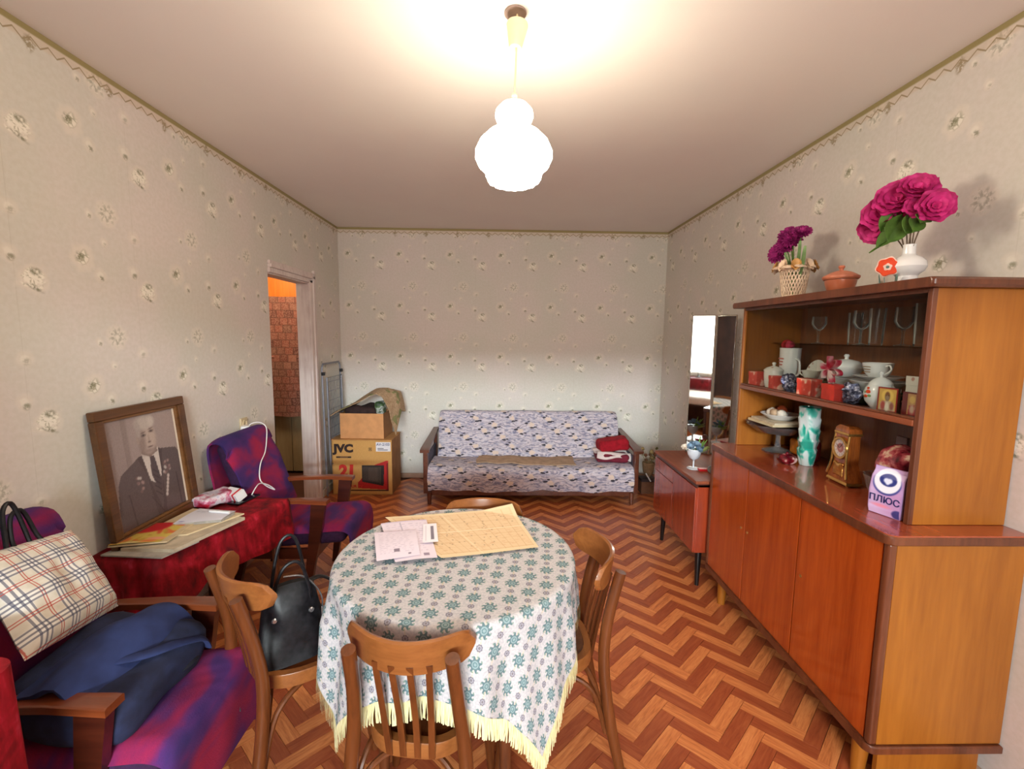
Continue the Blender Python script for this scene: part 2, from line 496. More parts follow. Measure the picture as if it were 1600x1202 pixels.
o = B(); bx(o, -1.1, .95, YF - .09, YF - .03, .8, .86); bx(o, -1.1, .95, YF - .09, YF - .03, 2.24, 2.3); bx(o, -1.1, -1.04, YF - .09, YF - .03, .86, 2.24); bx(o, .89, .95, YF - .09, YF - .03, .86, 2.24); bx(o, -.1, -.05, YF - .09, YF - .03, .86, 2.24)
struct(fin(o, 'window_1', white_paint))
# skirting
skirt = plain('skirting_paint', rgb(186, 150, 128), .4, .08, 12)
for nm, a in (('baseboard_back', (XL, XR, YB - .018, YB, 0, .05)), ('baseboard_right', (XR - .018, XR, YF, YB - .018, 0, .05)), ('baseboard_left', (XL, XL + .018, YF, DY0, 0, .05))):
    o = B(); bx(o, *a, bev=.005); struct(fin(o, nm, skirt))
o = B(); bx(o, XL, XL + .02, DY1 + .12, YB - .018, 0, .07, bev=.005); struct(fin(o, 'trim_1', white_paint))
# door casing: pinkish old paint, a lining through the wall, the head and the far post with mouldings
m = M('old_door_paint', .45); v = m.scale(m.coord(), 30, 30, 2); m.color(m.ramp(m.noise(v, 2, 4) * .7 + m.noise(m.coord(), 9, 3) * .4, (.3, rgb(196, 176, 172)), (.55, rgb(222, 208, 204)), (.8, rgb(230, 220, 214)))); casing = m.m
dr = bpy.data.objects.new('door_1', None); C.objects.link(dr); dr['kind'] = 'structure'
o = B(); bx(o, XL - .10, XL, DY1 - .012, DY1 + .01, 0, DZ); fin(o, 'door_lining', casing, dr)
o = B(); bx(o, XL - .10, XL, DY0, DY1, DZ - .015, DZ + .004); fin(o, 'head_lining', casing, dr)
o = B()
for a, b, t in ((0, .05, .02), (.05, .085, .03), (.085, .11, .022)): bx(o, XL - .002, XL + t, DY1 + a - .01, DY1 + b - .01, 0, DZ + .02 + a, bev=.004)
fin(o, 'door_post', casing, dr)
o = B()
for a, b, t in ((0, .035, .02), (.035, .06, .03), (.06, .085, .022)): bx(o, XL - .002, XL + t, DY0, DY1 + .085 + a * .4, DZ + a - .005, DZ + b - .005, bev=.004)
fin(o, 'door_head', casing, dr)
# hall beyond the doorway
hallp = plain('hall_wall_paint', rgb(150, 128, 96), .7, .1, 3)
o = B(); bx(o, -3.0, -2.95, 2.6, 5.0, 0, ZC); bx(o, -3.0, XL - .1, 4.9, 5.0, 0, ZC); bx(o, -3.0, XL - .1, 2.5, 2.6, 0, ZC); struct(fin(o, 'wall_hall', hallp, smooth=False))
o = B(); bx(o, -3.0, XL - .1, 2.5, 5.0, ZC - .02, ZC + .06); struct(fin(o, 'ceiling_hall', ceil_mat, smooth=False))
hd = thing('hall_cupboard', 'orange wooden cupboard front seen through the doorway above and below the brown cloth', 'cupboard', (0, 0, 0))
or_wood = wood('orange_veneer', rgb(196, 96, 22), rgb(226, 134, 50), 2, .35, .3)
ol_wood = wood('olive_brown_panel', rgb(146, 126, 94), rgb(172, 152, 118), 2, .5)
o = B(); bx(o, -2.75, -1.90, 4.72, 4.88, .9, 2.38, bev=.006); fin(o, 'upper_panel', or_wood, hd)
for k in range(5):
    o = B(); bx(o, -2.75 + k * .17, -2.75 + k * .17 + .166, 4.73, 4.88, .02, .895, bev=.006); fin(o, 'lower_panel', ol_wood, hd)
m = M('brown_block_cloth', .85)
v = m.scale(m.coord(), 1, 1, 1); x, y, z = m.sep(v)
row = (z / .075).fl(); bxx = (x / .085 + (row * .37).fr())
mort = ((z / .075).fr() - .5).ab().st(.40, .48).mx((bxx.fr() - .5).ab().st(.40, .48))
cell = m.noise(m.xyz(bxx.fl(), row, 0.0), 3.7, 0)
cc = m.ramp(cell, (.25, rgb(96, 52, 46)), (.45, rgb(140, 78, 64)), (.6, rgb(112, 74, 62)), (.75, rgb(156, 100, 84)))
cc = m.mix(m.noise(m.coord(), 90, 2).st(.35, .7) * .5, cc, rgb(186, 140, 122))
m.color(m.mix(mort * .55, cc, rgb(74, 46, 40))); brick_cloth = m.m
hc = B()
patch(hc, lambda u, v: (-2.52 + .58 * u, 4.66 - .02 * math.sin(math.pi * u) + .006 * math.sin(20 * u), .63 + 1.23 * v + (.03 * (2 * u - 1) ** 2 if v < .5 else .012 * (2 * u - 1) ** 2)), 24, 40, .012)
tag(fin(hc, 'hanging_cloth', brick_cloth), 'brown cloth with a brick-like block pattern hanging in the hall beyond the doorway', 'cloth')
# ---------------------------------------------------------------- herringbone floor
def plank_mat(name, a, b, c):
    m = M(name, .33, coat=.25, coat_rough=.22)
    uv = m.sep(m.coord('UV')); r = m.rnd()
    v = m.xyz(uv[0] * 6.0 + r * 40.0, uv[1] * 55.0 + r * 17.0, r * 9.0)
    n1 = m.noise(v, 1.0, 4, .62, 1.2); n2 = m.noise(v, 5.0, 2)
    f = n1 * .8 + n2 * .25
    m.color(m.ramp(f, (.30, a), (.5, b), (.70, c)))
    return m.m
pl_light = plank_mat('light_oak_print', rgb(164, 88, 46), rgb(204, 120, 68), rgb(224, 146, 88))
pl_dark = plank_mat('red_oak_print', rgb(134, 60, 36), rgb(156, 76, 44), rgb(172, 92, 54))
SXU, SYU, X0, Y0 = .040, .0375, .816, 1.80
def uvxy(u, v): return X0 + (u - v) * SXU, Y0 + (u + v) * SYU
gap = .018
def plank_mesh(kind, mat):
    a, b = gap, 1 - gap
    if kind == 'A': q = [(1 + a, a), (5 - a, a), (5 - a, b), (1 + a, b)]
    else: q = [(a, a), (b, a), (b, 4 - a), (a, 4 - a)]
    me = bpy.data.meshes.new('plank')
    base = uvxy(0, 0)
    top = [(uvxy(*p)[0] - base[0], uvxy(*p)[1] - base[1], 0.0) for p in q]
    cx = sum(p[0] for p in top) / 4; cy = sum(p[1] for p in top) / 4
    low = [(p[0] + (p[0] - cx) * .02, p[1] + (p[1] - cy) * .02, -.0034) for p in top]
    fs = [(0, 1, 2, 3)] + [(i, i + 4, (i + 1) % 4 + 4, (i + 1) % 4) for i in range(4)]
    me.from_pydata(top + low, [], fs)
    uvl = me.uv_layers.new(name='UVMap')
    L = math.hypot(4 * SXU, 4 * SYU); W = L / 4
    def tuv(i):
        i %= 4
        return [(0, 0), (L, 0), (L, W), (0, W)][i] if kind == 'A' else [(0, 0), (0, W), (L, W), (L, 0)][i]
    for p in me.polygons:
        for li in p.loop_indices: uvl.data[li].uv = tuv(me.loops[li].vertex_index)
    me.materials.append(mat)
    return me
pm = {(k, t): plank_mesh(k, mt) for k in 'AB' for t, mt in ((0, pl_light), (1, pl_dark))}
spots = []
_f = 700.0
for s in range(-9, 12):
    for k in range(-60, 60):
        bx0, by0 = uvxy(k + 4 * s, k - 4 * s)
        for kd in 'AB':
            cu, cv = (3, .5) if kd == 'A' else (.5, 2)
            x, y = uvxy(k + 4 * s + cu, k - 4 * s + cv)
            if not (XL - .02 < x < XR - .02 and YF + .1 < y < YB - .06): continue
            w = _m @ np.array([x, y, -1.5])
            vis = w[1] > .1 and abs(w[0] / w[1]) < 1.16 and abs(w[2] / w[1]) < .86
            hid = (x > 1.2 and 1.29 < y < 2.5) or (math.hypot(x + .155, y - 1.3) < .33)
            spots.append((0 if vis and not hid else 1, math.hypot(x, y), kd, k % 2, bx0, by0))
spots.sort(key=lambda a: (a[0], a[1]))
for i, (nv, d, kd, t, x, y) in enumerate(spots[:300]):
    o = bpy.data.objects.new('plank', pm[(kd, t)]); C.objects.link(o); o.parent = floor; o.location = (x, y, 0)
rest = B(); uvl = rest.loops.layers.uv.verify()
for nv, d, kd, t, x, y in spots[300:]:
    me = pm[(kd, t)]; ro = random.random() * 40
    vs = [rest.verts.new((v.co.x + x, v.co.y + y, v.co.z)) for v in me.vertices]
    for p in me.polygons:
        f = rest.faces.new([vs[i] for i in p.vertices]); f.material_index = t
        for l, li in zip(f.loops, p.loop_indices): q = me.uv_layers[0].data[li].uv; l[uvl].uv = (q[0] + ro, q[1] + ro * .37)
me = bpy.data.meshes.new('far_planks'); rest.to_mesh(me); rest.free(); me.materials.append(pl_light); me.materials.append(pl_dark)
o = bpy.data.objects.new('far_planks', me); C.objects.link(o); o.parent = floor; o['kind'] = 'stuff'
# ================================================================ pendant lamp
cream = plain('cream_plastic', rgb(236, 220, 176), .4, .04)
lamp = thing('pendant_lamp', 'lit white glass pendant lamp with a scalloped rim hanging from the ceiling', 'lamp', (.03, 1.58, 0))
o = B(); lathe(o, [(.0, ZC - .001), (.036, ZC - .001), (.036, ZC - .006), (.0, ZC - .006)], 24); fin(o, 'ceiling_plate', plain('grey_plate', rgb(150, 130, 122), .6), lamp)
o = B(); lathe(o, [(.001, ZC - .034), (.034, ZC - .034), (.036, ZC - .040), (.022, ZC - .104), (.020, ZC - .108), (.001, ZC - .108)], 28, mat=T(.008, 0, ZC - .03) @ RY(5) @ T(0, 0, -ZC + .03)); fin(o, 'ceiling_cup', cream, lamp)
o = B(); tube(o, [(.006, 0, ZC - .006), (.004, 0, ZC - .15), (0, 0, 2.285)], .0028, 8); fin(o, 'cord', cream, lamp)
o = B(); lathe(o, [(.001, 2.297), (.008, 2.294), (.010, 2.287), (.007, 2.280), (.012, 2.276), (.020, 2.268), (.001, 2.268)], 20); fin(o, 'shade_holder', cream, lamp)
gm = M('lit_opal_glass', .3, rgb(255, 248, 235)); gm.set('Emission Color', (1.0, .875, .68, 1)); gm.set('Emission Strength', (gm.sep(gm.coord())[2].st(2.26, 2.10) * .70 + .30) * LAMP_E)
def scal(r, z, a): return r * (1 + (.045 * math.sin(14 * a) if z < 2.045 else 0))
prof = [(.004, 2.270), (.022, 2.268), (.045, 2.258), (.061, 2.240), (.064, 2.224), (.058, 2.208), (.052, 2.196), (.058, 2.186), (.090, 2.165), (.115, 2.140), (.129, 2.110), (.129, 2.090), (.118, 2.066), (.100, 2.050), (.092, 2.040), (.090, 2.028)]
o = B(); lathe(o, prof + [(.080, 2.012), (.060, 2.004), (.030, 2.000), (.002, 1.999)], 56, fn=scal); fin(o, 'shade', gm.m, lamp)

# ================================================================ round table, cloth, papers
TC = (-.155, 1.485); TR = .405; TZ = .748
dk = wood('table_wood', rgb(70, 34, 18), rgb(120, 66, 36), 2, .4)
tb = thing('round_table', 'round dining table hidden under a patterned cloth in the middle of the room', 'table', (TC[0], TC[1], 0))
o = B(); lathe(o, [(.001, TZ - .030), (TR - .008, TZ - .030), (TR, TZ - .024), (TR, TZ - .012), (TR - .006, TZ - .006), (.001, TZ - .006)], 64); fin(o, 'tabletop', dk, tb)
o = B(); lathe(o, [(.30, TZ - .03), (.30, TZ - .11), (.28, TZ - .11), (.28, TZ - .03)], 48, ring=True); fin(o, 'apron', dk, tb)
for a in (45, 135, 225, 315):
    c, s = math.cos(math.radians(a - 6)), math.sin(math.radians(a - 6))
    o = B(); tube(o, [(.26 * c, .26 * s, TZ - .03), (.27 * c, .27 * s, .4), (.28 * c, .28 * s, 0)], [.026, .022, .015], 12); fin(o, 'leg', dk, tb)
m = M('medallion_tablecloth', .9)
uv = m.sep(m.coord('UV')); sx, sy = uv[0] / .104, uv[1] / .086
def lattice(ox, oy):
    return ((sx + ox).fr() - .5) * .104, ((sy + oy).fr() - .5) * .086
base = m.mix(m.noise(m.coord('UV'), 140, 2).st(.35, .65), rgb(174, 170, 174), rgb(194, 187, 187))
wv = (m.noise(m.coord('UV'), 260, 2) - .5)
col = base
vl = ((((sx + .5).fr() - .5) * .104 + wv * .01).ab()).mn(((sx.fr() - .5) * .104 + wv * .01).ab())
col = m.mix((1.0 - vl.st(.0008, .002)) * .4, col, rgb(206, 178, 104))
teal, tealL, grey = rgb(58, 98, 104), rgb(136, 154, 156), rgb(98, 92, 106)
for ox, oy in ((0, 0), (.5, .5)):
    du, dv = lattice(ox, oy)
    d = (du * du + dv * dv).sqrt() + wv * .004
    ang = du.op('ARCTAN2', dv)
    sp = (ang * 4.0).sin().ab(); pet = sp * sp * sp * .0085
    ringo = (d - pet).st(.0128, .0152)
    col = m.mix((1.0 - ringo) * .85, col, teal)
    col = m.mix(1.0 - d.st(.0095, .0115), col, tealL)
    r2 = 1.0 - ((d - .0055).ab()).st(.0008, .0018)
    col = m.mix(r2 * .7, col, teal)
    rim = 1.0 - ((d - .021).ab()).st(.0012, .0030)
    col = m.mix(rim * (ang * 8.0).sin().st(.1, .5) * .8, col, rgb(96, 128, 112))
for ox, oy in ((0, .5), (.5, 0)):
    du, dv = lattice(ox, oy)
    d = (du * du + dv * dv).sqrt(); ang = du.op('ARCTAN2', dv)
    col = m.mix((1.0 - (d - (ang * 4.0).sin().ab() * .002).st(.0075, .0095)) * .8, col, grey)
    col = m.mix((1.0 - ((d - .005).ab()).st(.0005, .0015)) * .6, col, rgb(190, 186, 196))
m.color(col); m.bump(m.noise(m.coord('UV'), 900, 1), .15, .0006)
cloth_mat = m.m
HS, CROT = .600, math.radians(-6 + 0)
def drape(s, t):
    """a square cloth laid on a round top: flat in the middle, hanging with soft folds outside it"""
    rho = math.hypot(s, t); th = math.atan2(t, s) + CROT
    R, rb = TR + .004, .018
    k = max(abs(math.cos(math.atan2(t, s))), abs(math.sin(math.atan2(t, s))))   # 1 at mid edge, .707 at corners
    corner = (1 - k) / .293
    if rho <= R - rb: r, z = rho, TZ
    else:
        h = rho - (R - rb); arc = rb * math.pi / 2
        if h < arc: a = h / rb; r = R - rb + rb * math.sin(a); z = TZ - rb + rb * math.cos(a)
        else:
            h2 = h - arc
            fold = math.sin(9 * th + .9) * .55 + math.sin(14 * th + 2.0) * .4
            g = min(h2 / .12, 1.0)
            r = R + h2 * (.07 + .02 * corner) + fold * .024 * g * (.5 + .8 * corner) + .006 * math.sin(23 * th) * g
            z = TZ - rb - h2 * (.99 - .03 * abs(fold) * g)
    return Vector((TC[0] + r * math.cos(th), TC[1] + r * math.sin(th), z + .0015 * noise.noise(Vector((s * 9, t * 9, 0)))))
cl = B()
N = 150
patch(cl, lambda u, v: drape((2 * u - 1) * HS, (2 * v - 1) * HS), N, N, 0, uvs=lambda u, v: ((2 * u - 1) * HS, (2 * v - 1) * HS))
cloth = tag(fin_open(cl, 'tablecloth', cloth_mat), 'white tablecloth with teal medallions and yellow fringe over the round table', 'tablecloth')
m = M('yellow_fringe', .8); m.color(m.mix(m.noise(m.scale(m.coord(), 300, 300, 3), 1.0, 2).st(.3, .7), rgb(204, 190, 134), rgb(236, 226, 182))); fr_mat = m.m
fr = B()
for side in range(4):
    for i in range(250):
        q = (2 * (i + .5) / 250 - 1) * HS
        s, t = [(q, -HS), (HS, q), (-q, HS), (-HS, -q)][side]
        p = drape(s, t); p2 = drape(s * .985, t * .985); out = Vector((p.x - TC[0], p.y - TC[1], 0)).normalized()
        sd = Vector((-out.y, out.x, 0)); L = .058 + random.uniform(-.004, .003)
        dn = (p - p2).normalized() * .15 + Vector((0, 0, -.85)); dn.normalize()
        sw = sd * random.uniform(-.006, .006) + out * random.uniform(-.003, .004)
        w = .0026
        a = fr.verts.new(p + sd * w + Vector((0, 0, .004))); b = fr.verts.new(p - sd * w + Vector((0, 0, .004)))
        c = fr.verts.new(p + dn * L * .5 - sd * w * .8 + out * .002 + sw * .5); d = fr.verts.new(p + dn * L * .5 + sd * w * .8 + out * .002 + sw * .5)
        q = p + Vector((0, 0, -1)) * L * .25 + dn * L * .75 + sw
        e = fr.verts.new(q - sd * w * .7); g = fr.verts.new(q + sd * w * .7)
        fr.faces.new((a, b, c, d)); fr.faces.new((d, c, e, g))
o = fin_open(fr, 'fringe', fr_mat, cloth, smooth=False); o['kind'] = 'stuff'; o['label'] = 'pale yellow thread fringe'
def quadsheet(P00, P10, P11, P01, lift=None):
    a, b, c, d = [Vector(p) for p in (P00, P10, P11, P01)]
    def fn(u, v):
        p = a * (1 - u) * (1 - v) + b * u * (1 - v) + c * u * v + d * (1 - u) * v
        if lift: p = p + Vector((0, 0, lift(u, v)))
        return p
    return fn
def sheet_of_paper(name, label, cat, q, cv, lift=None, rough=.7, group=None):
    return tag(print_mesh(name, cv, quadsheet(*q, lift), None, rough), label, cat, group)
# the big yellowed sheet with a printed grid
rs = np.random.RandomState(3)
cv = Canvas(150, 100, (222, 198, 160))
cv.rect(.03, .97, .06, .95, (220, 190, 152))
for i in range(14): cv.line(.04 + i * .071, .06, .04 + i * .071, .94, .004, (196, 158, 116), .7)
for j in range(9): cv.line(.03, .07 + j * .108, .97, .07 + j * .108, .005, (200, 162, 120), .6)
for _ in range(60): cv.ell(rs.uniform(.05, .95), rs.uniform(.1, .92), .006, .009, (128, 96, 76), .4, .7)
for _ in range(200):
    x, y = rs.uniform(.05, .93), rs.uniform(.08, .92); cv.line(x, y, x + .03, y, .006, (200, 150, 110), .5)
cv.line(0, .52, 1, .52, .012, (234, 214, 182), .8); cv.line(.42, 0, .42, 1, .010, (232, 212, 178), .6)
Z0 = TZ + .002
sheet_of_paper('printed_sheet', 'large yellowed sheet printed with a grid of small squares lying on the tablecloth', 'newspaper', ((-.199, 1.426, Z0), (.132, 1.504, Z0), (.045, 1.862, Z0), (-.475, 1.762, Z0)), cv,
               lambda u, v: .004 + .004 * abs(u - .42) + .005 * abs(v - .52) + (.02 * max(0, u + v - 1.75) / .25))
def receipt(seed, stamp):
    r = np.random.RandomState(seed)
    cv = Canvas(60, 70, (222, 208, 220))
    for j in range(14):
        y = .9 - j * .055; x = .1
        while x < .85:
            w = r.uniform(.02, .1); cv.line(x, y, min(x + w, .9), y, .009, (150, 136, 160), .45); x += w + r.uniform(.02, .14)
    cv.line(.38, .12, .38, .92, .006, (190, 176, 198), .5)
    if stamp: cv.rect(.42, .55, .2, .3, (112, 96, 110), .8); cv.rect(.74, .8, .08, .13, (90, 80, 100), .8)
    else: cv.rect(.7, .84, .06, .12, (130, 112, 132), .8); cv.line(.4, .5, .4, .95, .012, (90, 80, 110), .6)
    cv.line(.02, .98, .98, .98, .012, (170, 150, 180), .6)
    return cv
sheet_of_paper('bill', 'white printed bill lying under the other bill on the yellowed sheet', 'paper', ((-.345, 1.395, Z0 + .010), (-.212, 1.425, Z0 + .010), (-.302, 1.735, Z0 + .010), (-.474, 1.695, Z0 + .010)), receipt(5, 0), lambda u, v: .003 * math.sin(3 * u))
sheet_of_paper('bill', 'frontmost white printed bill with a small stamp on the left of the round table', 'paper', ((-.405, 1.392, Z0 + .015), (-.272, 1.435, Z0 + .015), (-.325, 1.63, Z0 + .015), (-.472, 1.602, Z0 + .015)), receipt(8, 1), lambda u, v: .004 * math.sin(3 * v))
cv = Canvas(24, 40, (232, 224, 230)); cv.rect(.55, .75, .15, .85, (96, 86, 100), .8); cv.line(.2, .1, .2, .9, .03, (170, 160, 176), .7)
sheet_of_paper('receipt', 'narrow white receipt with a dark printed block at the right of the bills', 'paper', ((-.278, 1.515, Z0 + .018), (-.224, 1.525, Z0 + .018), (-.254, 1.682, Z0 + .018), (-.304, 1.672, Z0 + .018)), cv)

# ================================================================ bentwood chairs
ch_d = wood('bentwood_dark', rgb(74, 36, 15), rgb(112, 60, 28), 2, .32, .35)
ch_l = wood('bentwood_rail', rgb(112, 62, 28), rgb(148, 90, 46), 0, .32, .35)
ch_s = wood('plywood_seat', rgb(84, 42, 20), rgb(120, 66, 34), 1, .30, .4)
def seat_outline(k, n=44):
    out = []
    for i in range(n):
        a = 2 * math.pi * i / n
        c, s = math.cos(a), math.sin(a)
        x = math.copysign(abs(c) ** .62, c); y = math.copysign(abs(s) ** .72, s)
        w = .168 + .024 * y
        out.append((x * w * k, .012 + y * .182 * k))
    return out
def make_chair(label):
    t = thing('dining_chair', label, 'chair', group='bentwood chairs around the table')
    o = B(); a, b, c, d = seat_outline(1.0), seat_outline(1.0), seat_outline(.86), seat_outline(.86)
    def zz(L, z): return [Vector((p[0], p[1], z)) for p in L]
    loft(o, [zz(c, .385), zz(a, .387), zz(a, .424), zz(seat_outline(.985), .430), zz(c, .430), zz(c, .385)], caps=False); fin(o, 'seat_rim', ch_l, t)
    o = B(); loft(o, [zz(seat_outline(.855), .412), zz(seat_outline(.858), .427), zz(seat_outline(.82), .4255), zz(seat_outline(.4), .421)]); fin(o, 'seat', ch_s, t)
    for s in (-1, 1):
        o = B(); tube(o, [(s * .178, -.262, .0), (s * .166, -.212, .22), (s * .150, -.186, .43), (s * .136, -.200, .58), (s * .129, -.238, .735)], [.015, .019, .019, .0185, .018], 12, k=5); fin(o, 'leg', ch_d, t)
        o = B(); tube(o, [(s * .150, .135, .392), (s * .158, .145, .2), (s * .170, .165, 0)], [.019, .018, .013], 12, k=4); fin(o, 'leg', ch_d, t)
        o = B(); tube(o, [(s * .160, .146, .19), (s * .140, .11, .33), (s * .128, .03, .378), (s * .128, -.06, .378), (s * .145, -.15, .33), (s * .160, -.198, .19)], .009, 8, k=5); fin(o, 'brace', ch_d, t)
    o = B(); tube(o, [(-.158, .148, .19), (-.12, .125, .33), (-.04, .11, .378), (.04, .11, .378), (.12, .125, .33), (.158, .148, .19)], .009, 8, k=5); fin(o, 'brace', ch_d, t)
    o = B(); tube(o, [(-.164, -.205, .19), (-.12, -.165, .33), (-.04, -.13, .378), (.04, -.13, .378), (.12, -.165, .33), (.164, -.205, .19)], .009, 8, k=5); fin(o, 'brace', ch_d, t)
    # curved top rail with rounded ends
    o = B(); rings = []
    for i in range(25):
        q = -1 + 2 * i / 24; x = q * .170
        y = -.150 - .082 * (1 - q * q) ; e = max(0.0, (abs(q) - .72) / .28); hh = .046 * math.sqrt(max(1 - e ** 2.6, .02)); zc = .722 + .004 * q * q
        tl = -.16   # lean
        ring = []
        for (yy, z) in ((.009, -1), (.009, -.4), (.009, .4), (.008, .92), (.0, 1.0), (-.008, .92), (-.009, .4), (-.009, -.4), (-.009, -1), (0, -1.03)):
            ring.append(Vector((x, y + yy + tl * z * hh, zc + z * hh)))
        rings.append(ring)
    loft(o, rings); fin(o, 'top_rail', ch_l, t)
    for x in (-.068, -.023, .023, .068):
        xr = x / .176; yt = -.150 - .082 * (1 - xr * xr)
        o = B(); pts = [(x * .84, -.168 + .03 * abs(x), .392), (x * .92, -.186, .52), (x, yt - .002, .70)]
        P = smooth_path(pts, 6); rings = []
        for p in P: rings.append([p + Vector(v) for v in ((-.0085, -.005, 0), (.0085, -.005, 0), (.0085, .005, 0), (-.0085, .005, 0))])
        loft(o, rings); fin(o, 'slat', ch_d, t)
    return t
chair = make_chair('bentwood chair nearest the camera, its slatted back towards us in front of the tablecloth')
chair.location = (-.213, 1.240, 0); chair.rotation_euler.z = math.radians(-7)
dup(chair, (-.690, 1.485, 0), -43.4, 'bentwood chair left of the round table with the black handbag on its seat')
dup(chair, (.148, 1.500, 0), 92.5, 'bentwood chair right of the round table, seen from its side before the bare floor')
dup(chair, (-.085, 1.722, 0), 178, 'bentwood chair behind the round table, only its top rail showing before the sofa')

# ================================================================ black handbag on the left chair
leather = M('black_leather', .42, spec=.35); leather.color(leather.mix(leather.noise(leather.coord(), 60, 3).st(.3, .7), rgb(14, 13, 16), rgb(28, 26, 30))); leather.bump(leather.noise(leather.coord(), 120, 2), .2, .001); leather = leather.m
silver = plain('worn_silver', rgb(196, 196, 200), .25, .05, metal=.9)
hb = thing('handbag', 'black leather handbag with two handles standing on the seat of the left chair', 'bag', (-.700, 1.420, .431), 34)
o = B()
def bagp(u, v):
    a = 2 * math.pi * u; w = .108 - .034 * v; d = .060 * (1 - v) ** .7 + .010
    sag = .010 * math.sin(a * 3 + 4 * v) * (v * (1 - v)) * 3
    return (w * math.copysign(abs(math.cos(a)) ** .6, math.cos(a)) + sag, d * math.copysign(abs(math.sin(a)) ** .8, math.sin(a)) + sag, .235 * v - .012 * math.cos(2 * a) * v)
rings = [[Vector(bagp(i / 36, j / 12)) for i in range(36)] for j in range(13)]
loft(o, rings); lump(o, .006, 14); fin(o, 'body', leather, hb)
for s in (-1, 1):
    o = B(); tube(o, [(-.055, s * .022, .16), (-.052, s * .026, .235), (-.020, s * .03, .345 + .03 * s), (.025, s * .03, .350 + .03 * s), (.052, s * .026, .235), (.055, s * .022, .16)], .0055, 8, k=6); fin(o, 'handle', leather, hb)
    for x in (-.055, .055):
        o = B(); lathe(o, [(.001, -.004), (.008, -.004), (.009, 0), (.006, .004), (.001, .004)], 12, c=(x, s * .040, .150), mat=RX(90)); fin(o, 'ring_stud', silver, hb)
o = B(); tube(o, [(.093, -.012, .10), (.088, -.030, .19), (.040, -.02, .262), (-.02, -.01, .275)], .0042, 6, flat=.6, k=6); fin(o, 'zip', silver, hb)
o = B(); box(o, (.096, -.022, .125), (.014, .006, .03), .002); fin(o, 'zip_pull', silver, hb)
o = B(); tube(o, [(.05, .045, .205), (.11, .07, .20), (.165, .075, .150), (.200, .06, .095)], .012, 8, flat=.45, k=6); fin(o, 'shoulder_strap', leather, hb)

# ================================================================ armchairs
ac_w = wood('armchair_wood', rgb(46, 16, 10), rgb(78, 32, 18), 1, .32, .4)
ac_top = wood('armrest_wood', rgb(94, 42, 20), rgb(130, 64, 32), 1, .30, .5)
def blanket_mat(name, ang):
    m = M(name, .95)
    c = m.coord(); x, y, z = m.sep(c)
    v = m.scale(c, 3.0, 7.0, 5.0)
    n = m.noise(v, 1.1, 3, .5, .3)
    col = m.ramp(n, (.30, rgb(44, 30, 90)), (.43, rgb(76, 34, 100)), (.52, rgb(126, 26, 80)), (.64, rgb(160, 26, 66)), (.76, rgb(70, 30, 96)))
    col = m.mix((m.noise(c, 300, 2) - .5).st(-.1, .3) * .25, col, rgb(60, 22, 60))
    m.color(col); m.bump(m.noise(c, 260, 2), .35, .002)
    return m.m
bl_seat = blanket_mat('plum_blanket', 0)
teal_blanket = plain('teal_blanket_underside', rgb(70, 128, 138), .9, .35, 40)
old_up = plain('plum_upholstery', rgb(52, 24, 60), .9, .2, 60)
